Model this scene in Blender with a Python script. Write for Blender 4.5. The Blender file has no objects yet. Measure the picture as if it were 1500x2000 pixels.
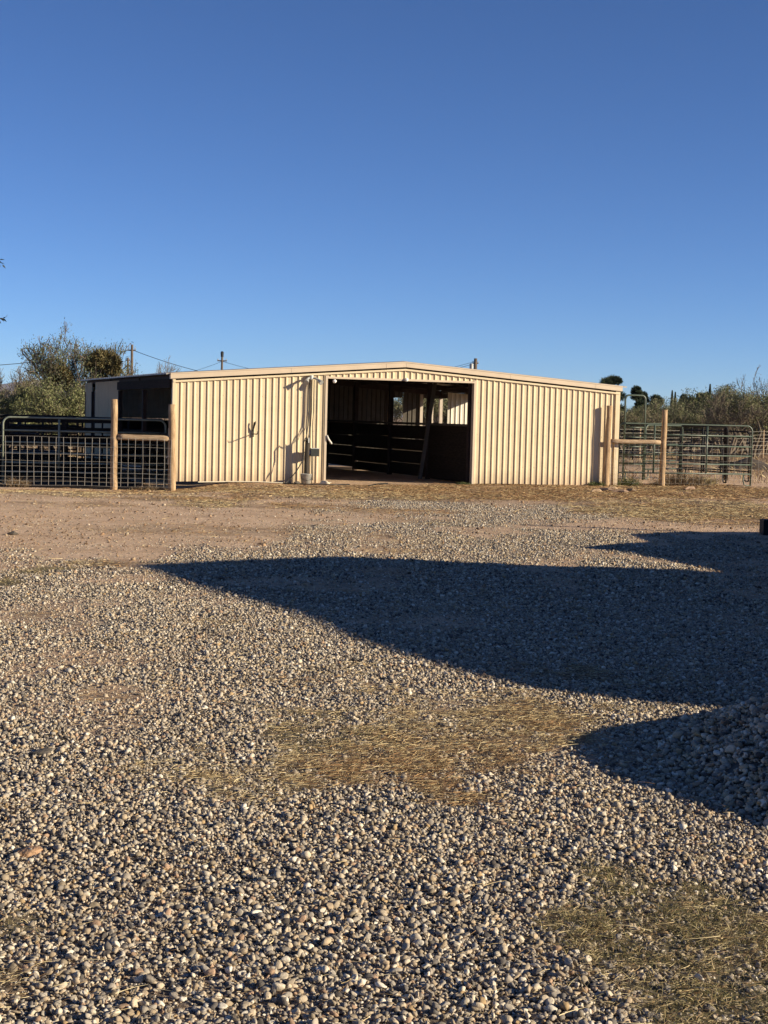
import bpy, math, random
import numpy as np
from mathutils import Vector, Matrix

random.seed(7)
RNG = np.random.default_rng(11)
SC = bpy.context.scene
COL = SC.collection
rad = math.radians

# ------------------------------------------------------------------ camera
F = 3000.0
CAMP = np.array([0.0, 0.0, 1.65])
ROLL = 0.024
PITCH = math.atan(187 / F)
_h = np.array([1.0, 0, 0]); _fw = np.array([0, math.cos(PITCH), -math.sin(PITCH)])
_u = np.array([0, math.sin(PITCH), math.cos(PITCH)])
_R = math.cos(ROLL) * _h + math.sin(ROLL) * _u
_U = math.cos(ROLL) * _u - math.sin(ROLL) * _h


def ray(x, y):
    d = _fw + (x - 750) / F * _R - (y - 1000) / F * _U
    return d / d[1]


def G(x, y, z=0.0):
    """ground point seen at a place of the photograph"""
    d = ray(x, y)
    return CAMP + d * ((z - CAMP[2]) / d[2])


def P(x, y, Y):
    """point at distance Y seen at a place of the photograph"""
    return CAMP + ray(x, y) * Y


cam_d = bpy.data.cameras.new("camera")
cam = bpy.data.objects.new("camera", cam_d)
COL.objects.link(cam)
cam_d.sensor_fit = 'VERTICAL'
cam_d.sensor_height = 24.0
cam_d.lens = F / 2000 * 24.0
cam_d.clip_start = 0.1
cam_d.clip_end = 30000
cam.matrix_world = Matrix(((_R[0], _U[0], -_fw[0], CAMP[0]), (_R[1], _U[1], -_fw[1], CAMP[1]),
                           (_R[2], _U[2], -_fw[2], CAMP[2]), (0, 0, 0, 1)))
SC.camera = cam
SC.render.resolution_x = 768
SC.render.resolution_y = 1024

# ------------------------------------------------------------------ light
SUN_AZ = 75.0      # from -Y (behind the camera) towards +X
SUN_EL = 17.5
sdir = np.array([math.sin(rad(SUN_AZ)), -math.cos(rad(SUN_AZ)), 0.0])
SUNV = sdir * math.cos(rad(SUN_EL)) + np.array([0, 0, math.sin(rad(SUN_EL))])
TANE = math.tan(rad(SUN_EL))
SKYT = (.835, 1.02, 1.28)
W_ = bpy.data.worlds.new("World"); SC.world = W_
W_.use_nodes = True
nt = W_.node_tree
bg = nt.nodes["Background"]
sky = nt.nodes.new("ShaderNodeTexSky")
sky.sky_type = 'NISHITA'
sky.sun_disc = False
sky.sun_elevation = rad(SUN_EL)
sky.sun_rotation = math.atan2(sdir[0], sdir[1])
sky.altitude = 1300
sky.air_density = 0.65
sky.dust_density = 0.12
sky.ozone_density = 3.0
gm = nt.nodes.new("ShaderNodeGamma"); gm.inputs[1].default_value = 1.08
tn = nt.nodes.new("ShaderNodeMix"); tn.data_type = 'RGBA'; tn.blend_type = 'MULTIPLY'; tn.inputs[0].default_value = 1.0
tn.inputs[7].default_value = (SKYT[0], SKYT[1], SKYT[2], 1)
nt.links.new(sky.outputs[0], gm.inputs[0]); nt.links.new(gm.outputs[0], tn.inputs[6]); nt.links.new(tn.outputs[2], bg.inputs[0])
bg.inputs[1].default_value = 0.05
sl = bpy.data.lights.new("sun", 'SUN')
sl.energy = 5.0
sl.angle = rad(0.5)
sl.color = (1.0, 0.87, 0.64)
sun = bpy.data.objects.new("sun", sl)
COL.objects.link(sun)
sun.rotation_euler = Vector(SUNV).to_track_quat('Z', 'Y').to_euler()
sun.location = (20, -10, 30)
SC.view_settings.view_transform = 'Standard'
SC.view_settings.look = 'None'
SC.view_settings.exposure = 0.8
SC.view_settings.gamma = 1.0
SC.cycles.max_bounces = 6
SC.cycles.diffuse_bounces = 3


# ------------------------------------------------------------------ noise
def vnoise(x, y, seed=0):
    xi = np.floor(x).astype(np.int64); yi = np.floor(y).astype(np.int64)
    fx = x - xi; fy = y - yi
    fx = fx * fx * (3 - 2 * fx); fy = fy * fy * (3 - 2 * fy)

    def hsh(a, b):
        n = (a * 374761393 + b * 668265263 + seed * 974711) & 0x7fffffff
        n = ((n ^ (n >> 13)) * 1274126177) & 0x7fffffff
        return ((n ^ (n >> 16)) & 0xffff) / 65535.0
    a = hsh(xi, yi); b = hsh(xi + 1, yi); c = hsh(xi, yi + 1); d = hsh(xi + 1, yi + 1)
    return (a * (1 - fx) + b * fx) * (1 - fy) + (c * (1 - fx) + d * fx) * fy


def fbm(x, y, seed=0, o=4):
    s = 0; a = 0.5; t = 0
    for k in range(o):
        s = s + a * vnoise(x * 2 ** k, y * 2 ** k, seed + k); t += a; a *= 0.5
    return s / t


def sst(a, b, x):
    t = np.clip((x - a) / (b - a), 0, 1)
    return t * t * (3 - 2 * t)


# ------------------------------------------------------------------ materials
def new_mat(name):
    m = bpy.data.materials.new(name); m.use_nodes = True
    n = m.node_tree.nodes; b = n["Principled BSDF"]
    return m, n, m.node_tree.links, b


def mat(name, col, rough=0.8, var=0.25, scale=6.0, bump=0.0, bscale=40.0, metal=0.0, stretch=None, col2=None, spec=0.3):
    m, n, l, b = new_mat(name)
    tc = n.new("ShaderNodeTexCoord")
    mp = n.new("ShaderNodeMapping")
    l.new(tc.outputs['Object'], mp.inputs[0])
    if stretch: mp.inputs['Scale'].default_value = stretch
    nz = n.new("ShaderNodeTexNoise"); nz.inputs['Scale'].default_value = scale
    nz.inputs['Detail'].default_value = 6; nz.inputs['Roughness'].default_value = 0.65
    l.new(mp.outputs[0], nz.inputs['Vector'])
    rp = n.new("ShaderNodeValToRGB")
    c2 = col2 or tuple(c * (1 - var) for c in col)
    c3 = tuple(min(1, c * (1 + var * .6)) for c in col)
    rp.color_ramp.elements[0].position = 0.3; rp.color_ramp.elements[0].color = (*c2, 1)
    rp.color_ramp.elements[1].position = 0.7; rp.color_ramp.elements[1].color = (*c3, 1)
    l.new(nz.outputs[0], rp.inputs[0])
    l.new(rp.outputs[0], b.inputs['Base Color'])
    b.inputs['Roughness'].default_value = rough
    b.inputs['Metallic'].default_value = metal
    b.inputs['Specular IOR Level'].default_value = spec
    if bump:
        n2 = n.new("ShaderNodeTexNoise"); n2.inputs['Scale'].default_value = bscale; n2.inputs['Detail'].default_value = 5
        l.new(mp.outputs[0], n2.inputs['Vector'])
        bp = n.new("ShaderNodeBump"); bp.inputs['Strength'].default_value = bump; bp.inputs['Distance'].default_value = 0.02
        l.new(n2.outputs[0], bp.inputs['Height']); l.new(bp.outputs[0], b.inputs['Normal'])
    return m


def attr_mat(name, rough=0.8, spec=0.25, bump=0.0, bscale=200.0, transl=0.0):
    m, n, l, b = new_mat(name)
    a = n.new("ShaderNodeAttribute"); a.attribute_name = "Col"
    tc = n.new("ShaderNodeTexCoord")
    nz = n.new("ShaderNodeTexNoise"); nz.inputs['Scale'].default_value = bscale; nz.inputs['Detail'].default_value = 3
    l.new(tc.outputs['Object'], nz.inputs['Vector'])
    mx = n.new("ShaderNodeMix"); mx.data_type = 'RGBA'; mx.blend_type = 'MULTIPLY'; mx.inputs[0].default_value = 0.6
    rp = n.new("ShaderNodeValToRGB")
    rp.color_ramp.elements[0].position = .3; rp.color_ramp.elements[0].color = (.66, .63, .60, 1)
    rp.color_ramp.elements[1].position = .6; rp.color_ramp.elements[1].color = (1, 1, 1, 1)
    l.new(nz.outputs[0], rp.inputs[0])
    l.new(a.outputs['Color'], mx.inputs[6]); l.new(rp.outputs[0], mx.inputs[7])
    l.new(mx.outputs[2], b.inputs['Base Color'])
    b.inputs['Roughness'].default_value = rough; b.inputs['Specular IOR Level'].default_value = spec
    if bump:
        bp = n.new("ShaderNodeBump"); bp.inputs['Strength'].default_value = bump; bp.inputs['Distance'].default_value = 0.004
        l.new(nz.outputs[0], bp.inputs['Height']); l.new(bp.outputs[0], b.inputs['Normal'])
    return m


M = {}
M['siding'] = mat('tan siding', (.63, .515, .345), .5, .10, 2.5, .05, 30, col2=(.58, .47, .31), spec=.35)
M['trim'] = mat('tan trim', (.53, .425, .315), .5, .08, 3, spec=.35)
M['roof'] = mat('weathered roof sheet', (.34, .31, .28), .5, .3, 2, metal=.3)
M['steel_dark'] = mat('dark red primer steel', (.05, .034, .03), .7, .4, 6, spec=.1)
M['steel_tan'] = mat('tan steel post', (.5, .42, .34), .6, .15, 6)
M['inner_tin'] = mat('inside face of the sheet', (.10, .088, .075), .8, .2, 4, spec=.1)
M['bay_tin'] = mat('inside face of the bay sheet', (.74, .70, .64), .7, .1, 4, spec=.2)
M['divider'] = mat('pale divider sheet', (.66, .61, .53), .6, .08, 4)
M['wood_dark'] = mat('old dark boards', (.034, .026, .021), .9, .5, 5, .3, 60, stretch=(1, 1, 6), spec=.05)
M['wood_post'] = mat('treated pine post', (.45, .315, .19), .9, .45, 5, .6, 50, stretch=(4, 4, .6), col2=(.22, .135, .075), spec=.1)
M['wood_rail'] = mat('weathered pine rail', (.42, .31, .205), .9, .4, 5, .6, 50, stretch=(.6, 4, 4), col2=(.24, .155, .095), spec=.1)
M['wood_grey'] = mat('grey wood', (.055, .045, .036), .9, .4, 8, .4, 50, stretch=(3, 3, .5))
M['pole'] = mat('utility pole wood', (.13, .095, .07), .9, .3, 4)
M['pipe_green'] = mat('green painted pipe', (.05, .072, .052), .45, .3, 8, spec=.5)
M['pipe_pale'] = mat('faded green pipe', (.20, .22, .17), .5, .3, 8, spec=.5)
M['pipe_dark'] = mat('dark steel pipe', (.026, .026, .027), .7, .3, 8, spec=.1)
M['wire'] = mat('galvanised wire', (.55, .50, .42), .4, .15, 5, metal=.2, spec=.6)
M['galv'] = mat('galvanised steel', (.42, .42, .40), .5, .3, 12, metal=.35, spec=.5)
M['black'] = mat('black plastic', (.012, .012, .013), .5, .2, 10)
M['grey_plastic'] = mat('grey plastic', (.17, .17, .16), .55, .2, 10)
M['box'] = mat('dark green box', (.025, .03, .026), .5, .25, 10)
M['conduit'] = mat('dull conduit', (.055, .052, .048), .5, .25, 10, metal=.4)
M['glass_lens'] = mat('white lamp globe', (.85, .83, .78), .3, .03, 3)
M['rope'] = mat('white rope', (.75, .7, .62), .9, .1, 20)
M['bark'] = mat('grey bark', (.16, .125, .095), .95, .35, 6, .4, 30)
M['bark_dark'] = mat('dark bark', (.075, .058, .045), .95, .35, 6, .4, 30)
M['floor'] = mat('barn dirt', (.19, .13, .088), .95, .25, 3, .3, 25)
M['stucco'] = mat('tan stucco', (.45, .36, .27), .9, .1, 3, .3, 60)
M['stone'] = attr_mat('gravel stone', .8, .25, .35, 160)
M['stone_pile'] = attr_mat('pile stone', .8, .25, .35, 160)
M['straw'] = attr_mat('dry grass', .7, .3, 0, 20)
M['leaf'] = attr_mat('leaves', .7, .3, 0, 3)
M['litter'] = mat('broken brick and wood', (.30, .20, .14), .9, .4, 20, .4, 60)
M['rust'] = mat('orange stone', (.36, .22, .13), .9, .35, 30, .6, 60)
M['slate'] = mat('dark stone', (.10, .085, .07), .85, .3, 20, .4, 60)
M['block'] = mat('black rubber', (.012, .013, .014), .7, .3, 10)
M['bark_chip'] = mat('white pipe', (.62, .55, .42), .6, .1, 10)
M['hill'] = mat('far desert hill', (.17, .14, .17), 1, .25, .004, col2=(.11, .10, .11))


def weather(m):
    n = m.node_tree.nodes; l = m.node_tree.links; b = n["Principled BSDF"]
    src = b.inputs['Base Color'].links[0].from_socket
    tc = n.new("ShaderNodeTexCoord"); sp = n.new("ShaderNodeSeparateXYZ"); l.new(tc.outputs['Object'], sp.inputs[0])
    nz = n.new("ShaderNodeTexNoise"); nz.inputs['Scale'].default_value = 5; nz.inputs['Detail'].default_value = 6; nz.inputs['Roughness'].default_value = .75
    l.new(tc.outputs['Object'], nz.inputs['Vector'])
    ma = n.new("ShaderNodeMath"); ma.operation = 'MULTIPLY_ADD'; ma.inputs[1].default_value = -.75; l.new(nz.outputs[0], ma.inputs[0]); l.new(sp.outputs[2], ma.inputs[2])
    mr = n.new("ShaderNodeMapRange"); mr.inputs[1].default_value = -.32; mr.inputs[2].default_value = .02; mr.inputs[3].default_value = .6; mr.inputs[4].default_value = 0; l.new(ma.outputs[0], mr.inputs[0])
    mx = n.new("ShaderNodeMix"); mx.data_type = 'RGBA'; mx.inputs[7].default_value = (.36, .25, .16, 1); l.new(mr.outputs[0], mx.inputs[0]); l.new(src, mx.inputs[6])
    mp = n.new("ShaderNodeMapping"); mp.inputs['Scale'].default_value = (7, 7, .35); l.new(tc.outputs['Object'], mp.inputs[0])
    n2 = n.new("ShaderNodeTexNoise"); n2.inputs['Scale'].default_value = 1; n2.inputs['Detail'].default_value = 5; l.new(mp.outputs[0], n2.inputs['Vector'])
    r2 = n.new("ShaderNodeMapRange"); r2.inputs[1].default_value = .52; r2.inputs[2].default_value = .75; r2.inputs[3].default_value = 0; r2.inputs[4].default_value = .35; l.new(n2.outputs[0], r2.inputs[0])
    m2 = n.new("ShaderNodeMix"); m2.data_type = 'RGBA'; m2.inputs[7].default_value = (.42, .31, .20, 1); l.new(r2.outputs[0], m2.inputs[0]); l.new(mx.outputs[2], m2.inputs[6])
    l.new(m2.outputs[2], b.inputs['Base Color'])


weather(M['siding'])


# ------------------------------------------------------------------ mesh helpers
class MB:
    """collects shapes, built as ONE mesh object"""
    def __init__(s): s.v = []; s.f = []

    def add(s, vs, fs):
        o = len(s.v); s.v += [tuple(map(float, v)) for v in vs]; s.f += [tuple(i + o for i in f) for f in fs]; return s

    def box(s, a, b):
        (x0, y0, z0), (x1, y1, z1) = a, b
        return s.add([(x0, y0, z0), (x1, y0, z0), (x1, y1, z0), (x0, y1, z0), (x0, y0, z1), (x1, y0, z1), (x1, y1, z1), (x0, y1, z1)],
                     [(0, 3, 2, 1), (4, 5, 6, 7), (0, 1, 5, 4), (1, 2, 6, 5), (2, 3, 7, 6), (3, 0, 4, 7)])

    def prism(s, poly, z0, z1):
        n = len(poly)
        if not hasattr(z1, '__len__'): z1 = [z1] * n
        if not hasattr(z0, '__len__'): z0 = [z0] * n
        vs = [(p[0], p[1], z) for p, z in zip(poly, z0)] + [(p[0], p[1], z) for p, z in zip(poly, z1)]
        return s.add(vs, [tuple(range(n))[::-1], tuple(range(n, 2 * n))] + [(i, (i + 1) % n, n + (i + 1) % n, n + i) for i in range(n)])

    def hexa(s, a, b):
        """a, b: two quads (4 pts each) joined"""
        return s.add(list(a) + list(b), [(3, 2, 1, 0), (4, 5, 6, 7), (0, 1, 5, 4), (1, 2, 6, 5), (2, 3, 7, 6), (3, 0, 4, 7)])

    def tube(s, pts, r, n=8, cap=True):
        pts = [Vector(p) for p in pts]; k = len(pts)
        rs = r if hasattr(r, '__len__') else [r] * k
        vs = []; fs = []; prev = None
        for i, p in enumerate(pts):
            d = (pts[min(i + 1, k - 1)] - pts[max(i - 1, 0)])
            d = d.normalized() if d.length > 1e-9 else Vector((0, 0, 1))
            a = prev if prev is not None and abs(prev.dot(d)) < .95 else (Vector((0, 0, 1)) if abs(d.z) < .9 else Vector((1, 0, 0)))
            x = (a - d * a.dot(d)).normalized(); y = d.cross(x); prev = x
            for j in range(n):
                t = 2 * math.pi * (j + .5) / n
                vs.append(p + (x * math.cos(t) + y * math.sin(t)) * rs[i])
        for i in range(k - 1):
            for j in range(n):
                fs.append((i * n + j, i * n + (j + 1) % n, (i + 1) * n + (j + 1) % n, (i + 1) * n + j))
        if cap: fs += [tuple(range(n))[::-1], tuple((k - 1) * n + j for j in range(n))]
        return s.add(vs, fs)

    def lathe(s, prof, c=(0, 0, 0), n=20):
        vs = []; fs = []
        for r, z in prof:
            for j in range(n):
                t = 2 * math.pi * j / n; vs.append((c[0] + r * math.cos(t), c[1] + r * math.sin(t), c[2] + z))
        for i in range(len(prof) - 1):
            for j in range(n):
                fs.append((i * n + j, i * n + (j + 1) % n, (i + 1) * n + (j + 1) % n, (i + 1) * n + j))
        return s.add(vs, fs)

    def build(s, name, m, parent=None, smooth=False, loc=None):
        me = bpy.data.meshes.new(name); me.from_pydata(s.v, [], s.f); me.update()
        if smooth:
            for p in me.polygons: p.use_smooth = True
        return link(name, me, m, parent, loc)


def link(name, me, m, parent=None, loc=None):
    o = bpy.data.objects.new(name, me); COL.objects.link(o)
    if m and not me.materials: me.materials.append(m)
    if parent: o.parent = parent
    if loc is not None: o.location = loc
    return o


def fast_mesh(name, V, Fc, C=None, smooth=False):
    """numpy mesh: V (n,3), Fc (m,k), C (n,3) colours"""
    me = bpy.data.meshes.new(name)
    nv, (nf, k) = len(V), Fc.shape
    me.vertices.add(nv); me.vertices.foreach_set("co", np.ascontiguousarray(V, np.float32).ravel())
    me.loops.add(nf * k); me.loops.foreach_set("vertex_index", np.ascontiguousarray(Fc, np.int32).ravel())
    me.polygons.add(nf); me.polygons.foreach_set("loop_start", np.arange(0, nf * k, k, dtype=np.int32))
    me.update(calc_edges=True)
    if C is not None:
        a = me.attributes.new("Col", 'FLOAT_COLOR', 'POINT')
        a.data.foreach_set("color", np.ascontiguousarray(np.concatenate([C, np.ones((nv, 1))], 1), np.float32).ravel())
    if smooth: me.polygons.foreach_set("use_smooth", np.ones(nf, bool))
    return me


def thing(name, label, cat, loc=(0, 0, 0), rz=0.0, group=None):
    o = bpy.data.objects.new(name, None); COL.objects.link(o)
    o.location = [float(c) for c in loc]; o.rotation_euler = (0, 0, rz); o.empty_display_size = .2
    return tag(o, label, cat, group)


def tag(o, label, cat, group=None, kind=None):
    if label: o['label'] = label
    if cat: o['category'] = cat
    if group: o['group'] = group
    if kind: o['kind'] = kind
    return o


# ------------------------------------------------------------------ ground shape and zones
def gz(x, y):
    x = np.asarray(x, float); y = np.asarray(y, float)
    d = -.18 * sst(-3.4, -5.0, x) * sst(29.5, 34.5, y) * (1 - sst(60, 90, y))
    und = (fbm(x * .5, y * .35, 3) - .5) * .05 * sst(4, 12, y) * (1 - sst(26, 34, y) * (1 - sst(50, 60, y)))
    return d + und


def poly_sd(px, py, poly):
    """signed distance, positive inside"""
    px = np.asarray(px); d = np.full(px.shape, 1e9); ins = np.zeros(px.shape, bool)
    n = len(poly)
    for i in range(n):
        ax, ay = poly[i]; bx, by = poly[(i + 1) % n]
        ex, ey = bx - ax, by - ay
        t = np.clip(((px - ax) * ex + (py - ay) * ey) / (ex * ex + ey * ey), 0, 1)
        d = np.minimum(d, np.hypot(px - ax - ex * t, py - ay - ey * t))
        c = ((ay > py) != (by > py)) & (px < (bx - ax) * (py - ay) / (by - ay + 1e-12) + ax)
        ins ^= c
    return np.where(ins, d, -d)


GRAVEL = [tuple(G(*p)[:2]) for p in [(-900, 2000), (-900, 1118), (0, 1108), (240, 1094), (470, 1078), (600, 1052), (650, 1022), (690, 992),
          (725, 962), (950, 958), (1050, 985), (1190, 1000), (1260, 1032), (1500, 1048), (2300, 1070), (2300, 2000)]]
GRAVEL[0] = (-4, 2.5); GRAVEL[-1] = (4, 2.5)

# dry-grass patches: photograph place, radii, kind (0 straw, 1 green, 2 rust), strength
PATCH = [(760, 1455, 360, 100, 0, 1.0), (470, 1530, 220, 48, 0, .9), (1010, 1425, 200, 62, 0, 1.0), (880, 1490, 220, 65, 2, 1.1), (690, 1520, 160, 40, 2, .9), (620, 1430, 200, 50, 1, .55), (1080, 1405, 130, 30, 2, .9), (700, 1310, 110, 18, 0, .6), (560, 1328, 75, 14, 2, .8),
         (1240, 1385, 120, 16, 0, .7),
         (1370, 1880, 270, 190, 1, 1.3), (1215, 1740, 120, 65, 1, 1.2), (1430, 1960, 280, 130, 1, 1.3), (1320, 1900, 260, 160, 0, .8), (1480, 1840, 120, 60, 0, .8), (1300, 1960, 90, 60, 0, .8),
         (90, 1113, 60, 9, 1, .9), (15, 1140, 45, 9, 1, .9), (165, 1101, 55, 6, 0, .9), (230, 1103, 60, 6, 2, .6), (60, 1205, 60, 9, 0, .6), (275, 1206, 40, 8, 2, .6),
         (285, 1160, 50, 9, 2, .5), (520, 1268, 45, 8, 0, .5), (420, 1220, 60, 8, 0, .5), (260, 1265, 60, 8, 2, .4), (220, 1358, 70, 14, 2, .6), (290, 1345, 60, 10, 0, .5),
         (60, 1580, 90, 20, 0, .5), (40, 1815, 90, 34, 1, .8), (30, 1935, 80, 45, 0, .85), (360, 1708, 50, 18, 2, .6), (1120, 1800, 60, 30, 0, .4), (950, 1700, 60, 20, 2, .35),
         (620, 1760, 50, 20, 2, .35), (250, 1505, 80, 20, 0, .5), (1000, 1590, 70, 22, 2, .5), (1400, 1690, 100, 25, 0, .5), (1300, 1640, 60, 18, 2, .6),
         (760, 1120, 120, 12, 2, .4), (640, 1155, 90, 10, 2, .4), (1250, 1330, 200, 22, 0, .6), (1000, 1310, 160, 18, 2, .5), (860, 1185, 120, 12, 0, .4),
         (900, 1060, 140, 10, 0, .4), (760, 1075, 90, 8, 0, .5), (1130, 1060, 90, 7, 0, .35), (830, 1020, 120, 7, 0, .4),
         # band in front of the barn
         (300, 953, 420, 7, 2, 1.1), (760, 955, 500, 8, 2, 1.0), (1150, 958, 300, 10, 2, 1.2), (1420, 962, 200, 16, 2, 1.1), (520, 958, 200, 7, 0, .9), (980, 972, 260, 9, 2, 1.0), (760, 968, 160, 7, 0, .8),
         (620, 990, 200, 10, 2, .7), (350, 975, 160, 6, 2, .8), (1330, 1000, 220, 20, 2, .9), (800, 1000, 260, 8, 2, .5), (500, 1040, 300, 14, 2, .45), (120, 985, 160, 6, 2, .5),
         (150, 962, 260, 10, 0, .8), (430, 985, 120, 9, 0, 1.0), (640, 972, 150, 8, 0, 1.0), (560, 965, 160, 10, 2, .8), (900, 962, 200, 8, 2, .6), (1100, 965, 180, 16, 2, 1.0),
         (1180, 985, 150, 14, 0, .7), (1380, 965, 220, 14, 2, .9), (1390, 990, 170, 17, 0, 1.25), (1250, 1002, 120, 8, 0, 1.1), (1420, 1008, 120, 9, 0, 1.1), (1470, 1015, 150, 14, 2, .9), (1300, 1012, 120, 9, 0, .8), (1280, 955, 120, 8, 0, 1.0)]
PG = []
for (cx, cy, rx, ry, k, s) in PATCH:
    c = G(cx, cy); a = G(cx, cy - ry); b = G(cx, cy + ry)
    PG.append((c[0], (a[1] + b[1]) / 2, rx * c[1] / F, (a[1] - b[1]) / 2, k, s))


def patches(x, y):
    """strength of dry grass at x, y and its kind weights"""
    x = np.asarray(x, float); y = np.asarray(y, float)
    w = [np.zeros(x.shape) for _ in range(3)]
    yy = np.maximum(y, 3.5); u_ = x * 9 / yy; v_ = 9 * np.log(yy)
    n = fbm(u_ * 2.6 + 50, v_ * 2.0 + 50, 21, 5) - .5
    for (cx, cy, rx, ry, k, s) in PG:
        d = 1 - np.hypot((x - cx) / rx, (y - cy) / ry)
        w[k] = np.maximum(w[k], s * sst(-.2, .55, d + n * 1.3))
    m = .35 + .65 * sst(.36, .56, fbm(u_ * 7.5 + 90, v_ * 6 + 20, 23, 4))
    return [q * m for q in w]


def zone(x, y):
    sd = poly_sd(x, y, GRAVEL)
    y_ = np.maximum(np.asarray(y, float), 3)
    n = fbm(np.asarray(x) * .9, y_ * .45, 5, 5) - .5
    g = sst(-.9, 1.0, (sd - .55 * sst(13, 16, y_)) / (.035 * y_ + .1) * .45 + n * 3.6)
    # thinner gravel far off, bare spots
    g = g * (1 - .08 * sst(17, 20, y_)) * (1 - .35 * sst(16.5, 22, y_) * sst(.38, .6, fbm(np.asarray(x) * .7, y_ * .4, 9, 3)))
    g = g * (1 - (.25 + .5 * sst(6, 9, y_)) * sst(.54, .70, fbm(np.asarray(x) * 1.1, y_ * .8, 91, 4)))
    w = patches(x, y)
    return g, w


def build_ground():
    def axis(lo, hi, st, far0, far1, gr=1.16):
        a = list(np.arange(lo, hi, st)); s = st; v = a[-1]
        while v < far1: s *= gr; v += s; a.append(v)
        s = st; v = a[0]; pre = []
        while v > far0: s *= gr; v -= s; pre.append(v)
        return np.array(pre[::-1] + a)
    xs = axis(-9, 11, .1, -5000, 5000); ys = axis(2.0, 46, .1, -300, 6500)
    X, Y = np.meshgrid(xs, ys); X = X.ravel(); Y = Y.ravel()
    Z = gz(X, Y)
    nx, ny = len(xs), len(ys)
    i = np.arange((nx - 1) * (ny - 1)); r = i // (nx - 1); c = i % (nx - 1); a = r * nx + c
    Fc = np.stack([a, a + 1, a + nx + 1, a + nx], 1)
    g, w = zone(X, Y)
    C = np.stack([g, np.clip(w[0] + w[2], 0, 1), w[1]], 1)
    me = fast_mesh("ground", np.stack([X, Y, Z], 1), Fc, C, True)
    o = link("ground", me, ground_mat()); o['kind'] = 'structure'
    return o


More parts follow.
